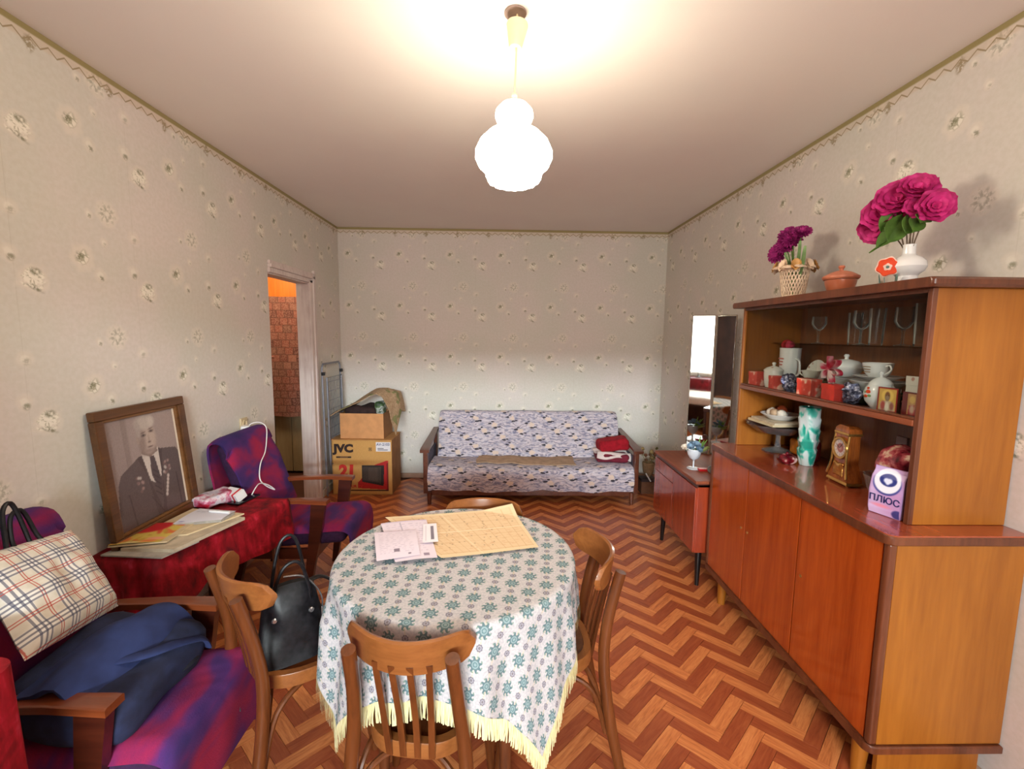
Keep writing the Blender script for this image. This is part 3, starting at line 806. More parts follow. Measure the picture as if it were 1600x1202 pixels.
def make_armchair(label, w=.235):
    t = thing('armchair', label, 'armchair', group='armchairs along the left wall')
    for s in (-1, 1):
        X = s * (w - .022)
        o = B(); loft(o, [[Vector((X + a * .022 * k, y, z + b * .011)) for a, b in ((-1, -1), (1, -1), (1, .7), (.8, 1), (-.8, 1), (-1, .7))] for y, z, k in ((-.20, .555, .75), (-.06, .566, .9), (.1, .572, 1.05), (.235, .568, 1.3), (.256, .566, 1.3))]); fin(o, 'armrest', ac_top, t)
        o = B(); loft(o, [[Vector((X + a * .014, y + b * wy, z)) for a, b in ((-1, -1), (1, -1), (1, 1), (-1, 1))] for y, z, wy in ((.120, 0, .016), (.150, .2, .024), (.185, .40, .034), (.205, .562, .04))]); fin(o, 'leg', ac_w, t)
        o = B(); loft(o, [[Vector((X + a * .014, y + b * wy, z)) for a, b in ((-1, -1), (1, -1), (1, 1), (-1, 1))] for y, z, wy in ((-.285, 0, .015), (-.24, .2, .022), (-.20, .40, .028), (-.17, .556, .02))]); fin(o, 'leg', ac_w, t)
        o = B(); bx(o, X - .012, X + .012, -.20, .18, .235, .295, bev=.004); fin(o, 'side_rail', ac_w, t)
    o = B(); bx(o, -w + .03, w - .03, .155, .185, .235, .30, bev=.004); bx(o, -w + .03, w - .03, -.21, -.18, .235, .30, bev=.004); fin(o, 'seat_frame', ac_w, t)
    o = B(); soft(o, (0, .075, .345), (2 * w - .07, .52, .10), .035, 5, .006, 7, 1.0, RX(4)); fin(o, 'seat_cushion', old_up, t)
    o = B()
    hw = w - .022
    def seatfn(u, v):
        x = (2 * u - 1) * hw; s = v * .86
        y, z = path(SP, s)
        e = abs(2 * u - 1); z2 = z - .035 * max(0, (e - .8) / .2) ** 2 + .006 * nz((x, y, z), 9, 2)
        x += .010 * math.sin(9 * s)
        return (x, y + .006 * nz((x, y, z), 7, 5), z2)
    SP = smooth_path([(0, -.20, .418), (0, 0, .412), (0, .2, .418), (0, .31, .424), (0, .362, .405), (0, .376, .35), (0, .374, .26), (0, .372, .17)], 6)
    def path(P, s):
        L = [0]
        for a, b in zip(P, P[1:]): L.append(L[-1] + (b - a).length)
        d = min(s / .86, 1.0) * L[-1]
        for i in range(len(P) - 1):
            if d <= L[i + 1] or i == len(P) - 2:
                q = (d - L[i]) / max(L[i + 1] - L[i], 1e-9); p = P[i].lerp(P[i + 1], q); return p.y, p.z
    patch(o, seatfn, 24, 48, .010); fin(o, 'seat_blanket', bl_seat, t)
    o = B(); soft(o, (0, -.255, .645), (2 * w - .08, .085, .50), .035, 5, .004, 7, 3.0, RX(19)); fin(o, 'backrest', old_up, t)
    BP = smooth_path([(0, -.125, .43), (0, -.165, .55), (0, -.225, .72), (0, -.283, .875), (0, -.315, .912), (0, -.362, .895), (0, -.375, .83), (0, -.362, .70), (0, -.35, .60)], 6)
    def backfn(u, v):
        x = (2 * u - 1) * (hw + .020); y, z = path(BP, v * .86)
        e = abs(2 * u - 1)
        top = max(0.0, 1 - abs(v - .52) / .16)
        z2 = z - (.05 * max(0, (e - .72) / .28) ** 2) * top
        return (x + .004 * math.sin(11 * v), y + .005 * nz((x, y, z), 8, 1) + .006 * max(0, (e - .85) / .15) * (-1 if v < .52 else 1), z2)
    o = B(); patch(o, backfn, 24, 52, .010); fin(o, 'back_blanket', bl_seat, t)
    o = B()
    def trimfn(u, v):
        return (-hw - .010 + .012 * nz((v, u, 0), 6), -.30 - .05 * u - .10 * (v - .5) * -1, .50 + .30 * v + .02 * nz((u, v, 1), 5))
    patch(o, trimfn, 4, 14, .006); fin(o, 'blanket_corner', teal_blanket, t)
    o = B(); patch(o, lambda u, v: (-hw + .02 + .10 * u, .362 + .006 * math.sin(8 * u), .27 + .03 * v + .012 * math.sin(6 * u)), 8, 3, .006); fin(o, 'blanket_corner', teal_blanket, t)
    return t
ac = make_armchair('nearest armchair under a plum blanket, holding the plaid tote and the navy bag')
ac.location = (-1.222, 1.262, 0); ac.rotation_euler.z = math.radians(-90)
dup(ac, (-1.222, 2.640, 0), -90, 'empty armchair under a plum blanket between the red table and the doorway')

# ================================================================ navy bag and plaid tote on the near armchair
m = M('navy_cloth', .9); m.color(m.mix(m.noise(m.coord(), 18, 3).st(.3, .7), rgb(22, 26, 50), rgb(34, 42, 74))); m.bump(m.noise(m.coord(), 300, 2), .3, .001); navy = m.m
m = M('navy_flap_cloth', .9); m.color(m.mix(m.noise(m.coord(), 14, 3).st(.3, .7), rgb(30, 40, 80), rgb(42, 56, 104))); navy2 = m.m
dkn = plain('dark_lining', rgb(20, 20, 32), .9)
nb = thing('fabric_bag', 'navy blue fabric bag slumped on the seat of the near armchair under the plaid tote', 'bag', (-1.13, 1.235, .425), 0)
o = B(); soft(o, (0.0, 0, .080), (.33, .36, .160), .06, 6, .022, 6, 4.0, RY(10)); fin(o, 'body', navy, nb)
o = B()
patch(o, lambda u, v: (-.10 + .20 * v + .03 * u, -.185 + .37 * u, .155 + .045 * math.sin(math.pi * v * .9) - .16 * max(0, v - .55) - .03 * (2 * u - 1) ** 2 + .012 * nz((u * 3, v * 3, 0), 1.4, 3)), 24, 16, .014); fin(o, 'flap', navy2, nb)
o = B(); tube(o, [(.06, -.06, .162), (.11, -.02, .150), (.15, .06, .128), (.172, .12, .10), (.165, .155, .05)], .020, 10, flat=.35, k=6); fin(o, 'strap', navy2, nb)
o = B(); patch(o, lambda u, v: (.148 + .026 * math.sin(math.pi * u) - .02 * v, .02 + .13 * u, .045 + .07 * v), 8, 8, .008); fin(o, 'pocket', dkn, nb)
o = B(); lathe(o, [(.001, -.003), (.004, -.003), (.0045, 0), (.001, .003)], 10, c=(.166, .06, .095), mat=RY(80)); fin(o, 'stud', silver, nb)
m = M('plaid_canvas', .7)
uv = m.sep(m.coord('UV'))
def stripes(c, P, off, w):
    d = (((c + off) / P).fr() - .5).ab() * P
    return 1.0 - d.st(w, w + .0012)
a, b = uv[0], uv[1]
col = m.mix(m.noise(m.coord('UV'), 30, 2).st(.3, .7), rgb(214, 206, 190), rgb(228, 222, 210))
P = .105
for c in (a, b):
    wide = 1.0 - ((((c / P).fr() - .5).ab()) * P).st(.017, .019)
    col = m.mix(wide * .45, col, rgb(244, 242, 240))
for c in (a, b):
    for off in (-.014, 0.0, .014): col = m.mix(stripes(c, P, off, .0024) * .75, col, rgb(70, 74, 100))
    for off in (.047, .056): col = m.mix(stripes(c, P, off, .0011) * .85, col, rgb(186, 62, 48))
m.color(col); plaid = m.m
tt = thing('tote_bag', 'plaid canvas tote bag with thin black handles lying against the near armchair back', 'bag', (0, 0, 0))
q00, q10, q11, q01 = (-1.205, 1.075, .665), (-1.275, 1.43, .588), (-1.418, 1.443, .846), (-1.415, 1.165, .892)
qf = quadsheet(q00, q10, q11, q01)
nrm = (Vector(q10) - Vector(q00)).cross(Vector(q01) - Vector(q00)).normalized()
def face(u, v, sgn, puff):
    k = (max(0, (1 - (2 * u - 1) ** 4)) * max(0, 1 - v ** 3) * max(0, min(1, v * 8))) ** .5
    return qf(u, v) + nrm * (sgn * puff * k + .016 * nz((u * 3, v * 3, 0), 1.5, 2) * k)
o = B()
patch(o, lambda u, v: face(u, v, 1, .045), 26, 26, 0, uvs=lambda u, v: (u * .38 + v * .05, v * .36 - u * .02))
patch(o, lambda u, v: face(1 - u, v, -1, .03), 26, 26, 0, uvs=lambda u, v: (u * .38, v * .36))
bmesh.ops.remove_doubles(o, verts=o.verts, dist=.0008)
fin(o, 'body', plaid, tt)
for s, u0, u1, hgt in ((1, .36, .66, .085), (-1, .30, .56, .11)):
    a, b = qf(u0, .90) + nrm * .012 * s, qf(u1, .90) + nrm * .012 * s; c, d = qf(u0 + .02, 1.03), qf(u1 - .02, 1.03)
    upv = Vector((-.02, 0, hgt))
    o = B(); tube(o, [a, c, c.lerp(d, .25) + upv * .85, c.lerp(d, .75) + upv, d, b], .0062, 8, k=6); fin(o, 'handle', leather, tt)
    for p, q in ((a, c), (b, d)):
        o = B(); tube(o, [p - (q - p) * .5, p + (q - p) * .2], [.011, .007], 8, flat=.5); fin(o, 'handle_tab', leather, tt)

# ================================================================ red velvet table by the left wall, and what lies on it
def velvet(name):
    m = M(name, .7, spec=.3)
    c = m.coord()
    n = m.noise(c, 10, 4, .6, .6); n2 = m.noise(m.scale(c, 1, 1, .3), 34, 3, .6)
    m.color(m.ramp(n * .65 + n2 * .4, (.34, rgb(60, 3, 10)), (.5, rgb(126, 8, 20)), (.62, rgb(160, 18, 36)), (.76, rgb(200, 62, 88))))
    m.bump(n2, .5, .006)
    return m.m
velv = velvet('red_velvet')
tz = .600
cornr = [(-1.640, 1.740), (-1.385, 1.740), (-1.165, 2.385), (-1.640, 2.425)]
ct = thing('side_table', 'low table under a dark red velvet cloth between the two armchairs', 'table', (0, 0, 0))
ins = [(-1.62, 1.76), (-1.395, 1.76), (-1.185, 2.365), (-1.62, 2.405)]
o = B(); prism(o, ins, tz - .028, tz - .006, .003); fin(o, 'tabletop', dk, ct)
for p in ((-1.60, 1.79), (-1.40, 1.80), (-1.22, 2.33), (-1.60, 2.37)):
    o = B(); tube(o, [(p[0], p[1], tz - .028), (p[0], p[1], 0)], [.018, .013], 10); fin(o, 'leg', dk, ct)
def vel(u, v):
    """cloth over the four-cornered top, hanging all round"""
    per = [Vector((*p, 0)) for p in cornr]
    cen = sum(per, Vector()) / 4
    q = u * 4; i = int(q) % 4; f = q - int(q)
    p = per[i].lerp(per[(i + 1) % 4], f)
    e = (per[(i + 1) % 4] - per[i]).normalized(); out = Vector((e.y, -e.x, 0))
    cr = min(f, 1 - f) * (per[(i + 1) % 4] - per[i]).length
    if v <= .5:
        k = v / .5
        r = cen.lerp(p, k); return (r.x, r.y, tz + .002 * nz((r.x, r.y, 0), 12))
    h = (v - .5) / .5
    hang = (.26, .20, .20, .10)[i] + .015 * math.sin(9 * u) + .02 * math.sin(31 * u)
    fold = math.sin(52 * u) * .5 + math.sin(87 * u + 1) * .35
    wallside = 0.0 if i == 3 else 1.0
    dv = out * ((.012 + 0.026 * fold * h + .02 * h) * wallside)
    r = p + dv
    return (max(r.x, XL + .006), r.y, tz - .012 * min(h * 8, 1) ** .5 - hang * h)
o = B(); patch(o, lambda u, v: vel(u % 1.0 if u < 1 else 0.0, v), 160, 26, 0); bmesh.ops.remove_doubles(o, verts=o.verts, dist=.0006)
vc = tag(fin_open(o, 'velvet_cloth', velv), 'dark red crushed velvet cloth draped over the low side table', 'tablecloth')
# portrait
fw, fh, fd = .50, .575, .030
pf = thing('framed_portrait', 'large brown wooden frame with an old photograph of a man, leaning on the wallpaper', 'picture', (0, 0, 0))
base = Matrix(((0, 0, 1, -1.585), (1, 0, 0, 2.015), (0, 1, 0, tz + .004), (0, 0, 0, 1))) @ RX(-5.2)
fr_w = wood('frame_wood', rgb(66, 38, 18), rgb(104, 66, 34), 1, .4, .2)
fr_g = wood('frame_inner', rgb(92, 56, 26), rgb(128, 86, 44), 1, .4, .2)
def bar(nm, x0, x1, y0, y1):
    o = B(); bx(o, x0, x1, y0, y1, 0, fd, bev=.005); ob = fin(o, nm, fr_w, pf); ob.data.transform(base)
bt = .040
bar('frame_bar', -fw / 2, fw / 2, fh - bt, fh); bar('frame_bar', -fw / 2, fw / 2, 0, bt); bar('frame_bar', -fw / 2, -fw / 2 + bt, bt, fh - bt); bar('frame_bar', fw / 2 - bt, fw / 2, bt, fh - bt)
o = B()
for a in ((-fw / 2 + bt, fw / 2 - bt, fh - bt - .012, fh - bt), (-fw / 2 + bt, fw / 2 - bt, bt, bt + .012), (-fw / 2 + bt, -fw / 2 + bt + .012, bt, fh - bt), (fw / 2 - bt - .012, fw / 2 - bt, bt, fh - bt)): bx(o, *a, .006, .020, bev=.002)
o = fin(o, 'frame_slip', fr_g, pf); o.data.transform(base)
cv = Canvas(110, 130, (150, 132, 128))
cv.rect(0, .3, 0, 1, (138, 120, 116), .8); cv.rect(.22, .28, .2, 1, (112, 96, 92), .6); cv.ell(.75, .75, .5, .6, (164, 146, 140), .6, .7)
cv.poly([(.0, .0), (.07, .42), (.12, .50), (.38, .615), (.66, .64), (.93, .60), (1, .52), (1, 0)], (92, 76, 74))
cv.poly([(.42, .63), (.49, .36), (.58, .30), (.66, .38), (.665, .655), (.54, .60)], (206, 194, 186))
cv.poly([(.525, .585), (.59, .585), (.60, .55), (.66, .25), (.60, .22), (.54, .35), (.52, .40)], (84, 68, 68))
for k in range(5): cv.line(.54, .46 - k * .055, .62, .40 - k * .055, .008, (54, 42, 42), .8)
cv.poly([(.42, .62), (.36, .60), (.46, .40), (.58, .10), (.60, 0), (.52, 0)], (80, 64, 62)); cv.poly([(.665, .65), (.72, .62), (.68, .42), (.62, .10), (.58, 0), (.66, 0)], (78, 62, 60))
cv.line(.47, .2, .62, .0, .004, (44, 34, 32), .8); cv.line(.22, 0, .18, .3, .01, (58, 44, 42), .7); cv.line(.90, 0, .88, .34, .012, (56, 42, 40), .8)
cv.poly([(.45, .70), (.63, .72), (.655, .62), (.54, .58), (.42, .63)], (136, 116, 108))
cv.ell(.535, .78, .125, .165, (172, 152, 142), .10); cv.ell(.58, .76, .075, .12, (190, 170, 158), .4, .6); cv.ell(.455, .75, .05, .13, (128, 108, 102), .4, .6)
cv.ell(.525, .92, .13, .065, (184, 172, 164), .3, .9); cv.ell(.43, .86, .035, .09, (166, 152, 146), .35, .9); cv.ell(.405, .765, .018, .035, (160, 140, 130), .2); cv.ell(.62, .92, .045, .05, (198, 186, 178), .4, .8)
for x, y in ((.492, .80), (.605, .825)):
    cv.ell(x, y, .034, .012, (104, 86, 82), .4, .9); cv.ell(x, y + .026, .036, .007, (110, 92, 88), .4, .8, .15); cv.ell(x, y, .010, .009, (60, 48, 48), .3)
cv.ell(.560, .755, .012, .04, (160, 140, 130), .5, .7); cv.ell(.562, .725, .022, .009, (118, 98, 92), .4, .9); cv.ell(.565, .678, .040, .007, (112, 88, 84), .4, .9); cv.ell(.545, .645, .06, .016, (138, 118, 110), .5, .6)
rr = np.random.RandomState(4)
for cx, cy, n in ((.335, .36, 10), (.745, .43, 14)):
    for _ in range(n): cv.ell(cx + rr.uniform(-.05, .05), cy + rr.uniform(-.07, .07), .017, .015, [(190, 178, 170), (160, 130, 124), (120, 92, 90)][rr.randint(3)], .3, .9)
for k in range(6): cv.ell(.70 - k * .012 + .05, .34 - k * .035, .018, .02, (198, 184, 176), .3)
cv.rect(.965, 1, 0, 1, (232, 222, 206)); cv.grain(3, 1)
iw, ih = fw - 2 * bt - .022, fh - 2 * bt - .022
pp = print_mesh('photograph', cv, lambda u, v: base @ Vector(((u - .5) * iw, bt + .011 + v * ih, .008)), pf, .35, .3)
o = B(); bx(o, -fw / 2 + .02, fw / 2 - .02, .02, fh - .02, .001, .007); o = fin(o, 'backing', fr_w, pf); o.data.transform(base)
# papers and magazines on the velvet
zt = tz + .003
def slab(name, label, cat, pts, z0, z1, mat, group=None):
    o = B(); prism(o, pts, z0, z1); return tag(fin(o, name, mat, None, False), label, cat, group)
pap = [plain('old_newsprint', rgb(188, 172, 148), .8, .12, 25), plain('grey_newsprint', rgb(164, 156, 146), .8, .15, 25), plain('cream_card', rgb(206, 184, 148), .8, .1, 20)]
slab('newspaper', 'folded grey newspaper lying lowest at the front of the velvet table', 'newspaper', [(-1.60, 1.735), (-1.345, 1.715), (-1.295, 1.86), (-1.57, 1.90)], zt, zt + .006, pap[1])
slab('newspaper', 'thick folded tan newspaper under the red and yellow magazine', 'newspaper', [(-1.545, 1.765), (-1.325, 1.755), (-1.225, 2.08), (-1.50, 2.14)], zt + .006, zt + .020, pap[0])
slab('cardboard_folder', 'tan cardboard folder leaning against the lower edge of the portrait', 'folder', [(-1.56, 1.86), (-1.36, 1.88), (-1.245, 2.11), (-1.53, 2.17)], zt + .020, zt + .026, pap[2])
def mag(seed, bg, cols):
    r = np.random.RandomState(seed); cv = Canvas(60, 60, bg)
    for _ in range(26):
        cv.ell(r.uniform(0, 1), r.uniform(0, 1), r.uniform(.04, .2), r.uniform(.02, .07), cols[r.randint(len(cols))], .4, .85, r.uniform(0, 3))
    return cv
cv = mag(4, (214, 186, 88), [(206, 60, 40), (226, 196, 110), (236, 222, 176), (190, 150, 50), (220, 110, 60)]); cv.ell(.22, .8, .34, .3, (196, 28, 40), .15); cv.ell(.7, .2, .18, .06, (226, 150, 120), .3)
zz = zt + .027
mg = thing('magazine', 'bright red and yellow magazine at the front of the velvet table', 'magazine', (0, 0, 0))
print_mesh('cover', cv, quadsheet((-1.585, 1.752, zz + .010), (-1.385, 1.80, zz + .006), (-1.395, 1.985, zz + .006), (-1.57, 1.975, zz + .006), lambda u, v: .003 * math.sin(4 * u)), mg, .35)
o = B(); prism(o, [(-1.585, 1.752), (-1.385, 1.80), (-1.395, 1.985), (-1.57, 1.975)], zz, zz + .0055); fin(o, 'pages', pap[2], mg, False)
cv = Canvas(50, 50, (216, 212, 220)); cv.line(.1, .75, .4, .8, .012, (110, 106, 130), .7); cv.line(.15, .68, .35, .7, .01, (120, 116, 140), .6); cv.ell(.12, .1, .06, .03, (150, 146, 180), .4)
pad = thing('notepad', 'white notepad with a white pen lying across the tan newspaper', 'paper', (0, 0, 0))
print_mesh('page', cv, quadsheet((-1.47, 1.95, zz + .014), (-1.285, 2.00, zz + .014), (-1.275, 2.10, zz + .014), (-1.47, 2.13, zz + .014), lambda u, v: .004 * math.sin(3 * v)), pad, .7)
o = B(); prism(o, [(-1.465, 1.955), (-1.290, 2.005), (-1.28, 2.095), (-1.465, 2.125)], zz, zz + .012); fin(o, 'pages', pap[1], pad, False)
white = plain('white_plastic', rgb(232, 230, 230), .3, .02)
o = B(); tube(o, [(-1.385, 2.075, zz + .023), (-1.285, 2.06, zz + .023)], .0055, 8); tag(fin(o, 'pen', white), 'white pen lying on the white notepad', 'pen')
cp = B(); soft(cp, (-1.50, 2.30, tz + .034), (.13, .20, .056), .02, 4, .012, 18, 2.0, RZ(-20))
m = M('sweet_wrapper', .35); c = m.coord(); m.color(m.ramp(m.noise(c, 13, 3, .6), (.36, rgb(176, 34, 60)), (.44, rgb(206, 120, 150)), (.52, rgb(232, 224, 230)), (.62, rgb(198, 196, 216)), (.7, rgb(206, 40, 54)))); wrap = m.m
pk = tag(fin(cp, 'sweet_packet', wrap), 'crumpled pink and white sweet packet beside the lower right corner of the portrait', 'packet')
sb = thing('small_carton', 'small white and red carton leaning on the pink sweet packet', 'box', (-1.425, 2.34, tz + .036), -24)
o = B(); bx(o, -.055, .055, -.028, .028, -.02, .026, bev=.003); ob = fin(o, 'body', white, sb); ob.rotation_euler = (math.radians(24), 0, 0)
o = B(); bx(o, .022, .036, -.029, .029, -.021, .027, bev=.002); ob = fin(o, 'red_band', plain('red_print', rgb(206, 36, 48), .4), sb); ob.rotation_euler = (math.radians(24), 0, 0)
ph = thing('smartphone', 'black smartphone lying on the back corner of the red velvet cloth', 'phone', (-1.385, 2.355, tz + .003), -12)
o = B(); bx(o, -.037, .037, -.078, .078, .0, .009, bev=.004); fin(o, 'body', plain('black_plastic', rgb(18, 18, 20), .3), ph)
o = B(); bx(o, -.034, .034, -.073, .073, .0088, .0094); fin(o, 'screen', plain('dark_glass', rgb(10, 10, 14), .08), ph)
# socket, charger and cable
sk = thing('wall_socket', 'pale wall socket above the far armchair back', 'socket', (XL, 2.83, .925), 0)
beige = plain('beige_plastic', rgb(206, 186, 150), .5, .05)
o = B(); bx(o, .0005, .014, -.035, .035, -.035, .035, bev=.004); fin(o, 'cover', beige, sk)
o = B(); lathe(o, [(.001, .0), (.022, .0), (.022, .006), (.019, .006), (.017, .001), (.001, .001)], 20, c=(.014, 0, 0), mat=RY(90)); fin(o, 'insert', beige, sk)
cg = thing('phone_charger', 'white phone charger with its cable hanging over the purple armchair back', 'charger', (0, 0, 0))
o = B(); box(o, (-1.61, 2.795, .905), (.05, .07, .028), .007, 3, RZ(25)); fin(o, 'plug', white, cg)
o = B(); tube(o, [(-1.592, 2.79, .905), (-1.575, 2.80, .930), (-1.530, 2.815, .934), (-1.492, 2.812, .905), (-1.470, 2.77, .84), (-1.446, 2.70, .775), (-1.430, 2.62, .735), (-1.412, 2.565, .69), (-1.396, 2.545, .645), (-1.375, 2.575, .600), (-1.352, 2.61, .570), (-1.368, 2.57, .612), (-1.380, 2.51, .642), (-1.372, 2.45, .640), (-1.374, 2.405, .609)], .0032, 6, k=8); fin(o, 'cable', white, cg)

# red velvet drape in the near left corner
nd = thing('velvet_stand', 'red velvet covered stand cut off by the lower left corner of the view', 'table', (0, 0, 0))
o = B()
def ndf(u, v):
    a = u * 2 * math.pi; h = v
    rx, ry = .11 + .010 * h + .006 * math.sin(9 * a) * h, .10 + .012 * h + .008 * math.sin(11 * a) * h
    e = 4.0
    d = (abs(math.cos(a)) ** e + abs(math.sin(a)) ** e) ** (-1 / e)
    return (-1.112 + rx * d * math.cos(a), .80 + ry * d * math.sin(a), .812 - .70 * v)
patch(o, ndf, 72, 24, 0)
patch(o, lambda u, v: (lambda p: (-1.112 + (p[0] + 1.112) * v, .80 + (p[1] - .80) * v, .812))(ndf(u, 0)), 72, 6, 0)
bmesh.ops.remove_doubles(o, verts=o.verts, dist=.0006); fin(o, 'velvet_cover', velv, nd)
for x in (-1.17, -1.05):
    for y in (.74, .86):
        o = B(); tube(o, [(x, y, .80), (x, y, 0)], .018, 10); fin(o, 'leg', dk, nd)
# ================================================================ sofa
sf_w = wood('sofa_wood', rgb(74, 36, 24), rgb(112, 62, 42), 1, .35, .3)
m = M('sofa_cover_print', .9)
uv = m.sep(m.coord('UV'))
wv = m.noise(m.xyz(uv[0] * 4.0, uv[1] * 9.0, 0.0), 1.6, 3, .55)
lines = ((uv[1] * 190.0 + wv * 40.0).sin())
nn = m.noise(m.xyz(uv[0] * 16.0, uv[1] * 34.0, 0.0), 1.0, 3)
base = m.ramp(nn, (.3, rgb(150, 148, 172)), (.46, rgb(190, 180, 192)), (.6, rgb(212, 198, 202)), (.72, rgb(156, 152, 178)))
col = m.mix(lines.st(.25, .9) * .55, base, rgb(86, 88, 122))
col = m.mix((lines * -1.0).st(.55, 1.0) * .5, col, rgb(216, 210, 218))
P1, P2 = .36, .28
def motif(ox, oy):
    du = ((uv[0] / P1 + ox).fr() - .5) * P1; dv = ((uv[1] / P2 + oy).fr() - .5) * P2
    w2 = m.noise(m.xyz(uv[0], uv[1], ox), 42, 2) - .5
    d = (du * du + dv * dv * 1.8).sqrt() + w2 * .05
    return du, dv, d, w2
for ox, oy in ((0, 0), (.5, .22), (.25, .55), (.72, .78)):
    du, dv, d, w2 = motif(ox, oy)
    col = m.mix((1.0 - d.st(.024, .034)) * .92, col, rgb(222, 200, 184))
    for ax, ay, r in ((-.045, .014, .012), (.012, -.030, .013), (-.02, .034, .009), (.045, -.022, .010)):
        e = ((du - ax) * (du - ax) * .35 + (dv - ay) * (dv - ay) * 2.0).sqrt() + w2 * .02
        col = m.mix((1.0 - e.st(r * .75, r * 1.1)) * .95, col, rgb(34, 32, 42))
m.color(col); m.bump(m.noise(m.coord('UV'), 400, 2), .2, .001); sofa_cover = m.m
sofa = thing('sofa', 'low wooden sofa under a grey and white patterned cover against the back wall', 'sofa', (0, 0, 0))
SXL, SXR = -.655, 1.175
for x0, x1 in ((SXL - .035, SXL), (SXR, SXR + .035)):
    xc = (x0 + x1) / 2
    o = B(); loft(o, [[Vector((xc + a * w, y, z + b * .012)) for a, b in ((-1, -1), (1, -1), (1, 1), (-1, 1))] for y, z, w in ((3.80, .490, .040), (3.86, .502, .038), (4.2, .530, .030), (4.50, .552, .026))]); fin(o, 'armrest', sf_w, sofa)
    o = B(); bx(o, xc - .02, xc + .02, 3.84, 3.895, .10, .492, bev=.005); fin(o, 'arm_post', sf_w, sofa)
    o = B(); bx(o, xc - .016, xc + .016, 4.42, 4.47, .08, .535, bev=.005); fin(o, 'arm_post', sf_w, sofa)
    o = B(); bx(o, xc - .010, xc + .010, 3.895, 4.42, .26, .42, bev=.004); fin(o, 'arm_panel', plain('grey_upholstery', rgb(96, 94, 110), .9, .15, 30), sofa)
    o = B(); tube(o, [(xc + (.03 if x0 < 0 else -.03), 3.868, .11), (xc + (.03 if x0 < 0 else -.03), 3.858, 0)], [.024, .016], 10); fin(o, 'leg', sf_w, sofa)
    o = B(); tube(o, [(xc, 4.40, .11), (xc, 4.42, 0)], [.024, .016], 10); fin(o, 'leg', sf_w, sofa)
o = B(); bx(o, SXL, SXR, 3.865, 3.90, .075, .150, bev=.006); fin(o, 'front_rail', sf_w, sofa)
o = B(); bx(o, SXL, SXR, 4.40, 4.44, .075, .150, bev=.006); fin(o, 'back_rail', sf_w, sofa)
def run(P):
    P = smooth_path(P, 8); L = [0]
    for a, b in zip(P, P[1:]): L.append(L[-1] + (b - a).length)
    def f(v):
        d = v * L[-1]
        for i in range(len(P) - 1):
            if d <= L[i + 1] or i == len(P) - 2: return P[i].lerp(P[i + 1], (d - L[i]) / max(L[i + 1] - L[i], 1e-9))
    return f, L[-1]
W = SXR - SXL - .01
f1, L1 = run([(0, 3.862, .120), (0, 3.846, .20), (0, 3.842, .28), (0, 3.862, .328), (0, 3.93, .345), (0, 4.05, .347), (0, 4.2, .338), (0, 4.235, .334)])
def seatf(u, v):
    p = f1(v); x = SXL + .005 + W * u
    hem = .008 * math.sin(14 * u) + .006 * math.sin(37 * u) if v < .12 else 0
    out = .012 * max(0, 1 - v * 3)
    sag = -.010 * math.sin(math.pi * u) * (1 if v > .35 else 0)
    return (x + (.018 if u > .5 else -.018) * max(0, abs(2 * u - 1) - .9) * 6 * max(0, 1 - v * 2), p.y - out + .004 * nz((x, p.y, p.z), 6, 2), p.z + hem * (1 - v / .12 if v < .12 else 0) + sag + .004 * nz((x, p.y, p.z), 7, 5))
o = B(); patch(o, seatf, 110, 34, .012, uvs=lambda u, v: (u * W, v * L1)); fin(o, 'seat_cover', sofa_cover, sofa)
o = B(); bx(o, SXL + .012, SXR - .012, 3.885, 4.30, .150, .318, bev=.03); fin(o, 'seat_cushion', plain('mattress_ticking', rgb(150, 140, 140), .9), sofa)
f2, L2 = run([(0, 4.222, .30), (0, 4.238, .345), (0, 4.30, .46), (0, 4.37, .60), (0, 4.428, .716), (0, 4.452, .738), (0, 4.50, .735), (0, 4.52, .66), (0, 4.52, .55)])
WB = W - .045
def backf(u, v):
    p = f2(v); x = SXL + .03 + WB * u
    cr = max(0, abs(2 * u - 1) - .94) / .06
    top = max(0, 1 - abs(v - .62) / .2)
    return (x + .006 * math.sin(9 * v + 3 * u), p.y + .005 * nz((x, p.y, p.z), 5, 8) + .012 * cr, p.z + .006 * nz((x, 0, 0), 3.0, 3) * top - .018 * cr * cr * top + .004 * math.sin(16 * u) * top)
o = B(); patch(o, backf, 110, 40, .012, uvs=lambda u, v: (u * WB + .09, v * L2 + .13)); fin(o, 'back_cover', sofa_cover, sofa)
o = B(); box(o, (SXL + W / 2, 4.405, .53), (W - .08, .09, .36), .03, 3, RX(-25)); fin(o, 'backrest', plain('mattress_ticking', rgb(150, 140, 140), .9), sofa)
mt = B()
def matf(u, v):
    return (-.232 + .90 * u - .008 * math.sin(5 * v), 3.965 + .235 * v - .05 * u * (1 - v) + .006 * math.sin(19 * u), .348 + .006 * math.sin(7 * u) + .004 * math.sin(23 * u) + .003 * math.sin(4 * v))
patch(mt, matf, 60, 10, .008)
tag(fin(mt, 'seat_mat', plain('tan_felt', rgb(178, 148, 122), .95, .15, 18)), 'worn tan felt mat lying along the sofa seat', 'mat')
pl = B(); soft(pl, (1.02, 4.08, .385), (.30, .22, .075), .03, 4, .012, 12, 1.5, RZ(-4))
tag(fin(pl, 'cushion', plain('maroon_cloth', rgb(112, 28, 46), .9, .15, 20)), 'maroon cushion lowest in the pile at the right end of the sofa', 'cushion')
pl = B(); patch(pl, lambda u, v: (.865 + .31 * u + .01 * math.sin(6 * v), 3.962 + .20 * v, .432 + .014 * math.sin(4 * u + 1) * (1 - v) - .055 * max(0, 1 - v * 3.5) * (.75 + .35 * math.sin(7 * u)) + .012 * math.sin(9 * v)), 30, 16, .012)
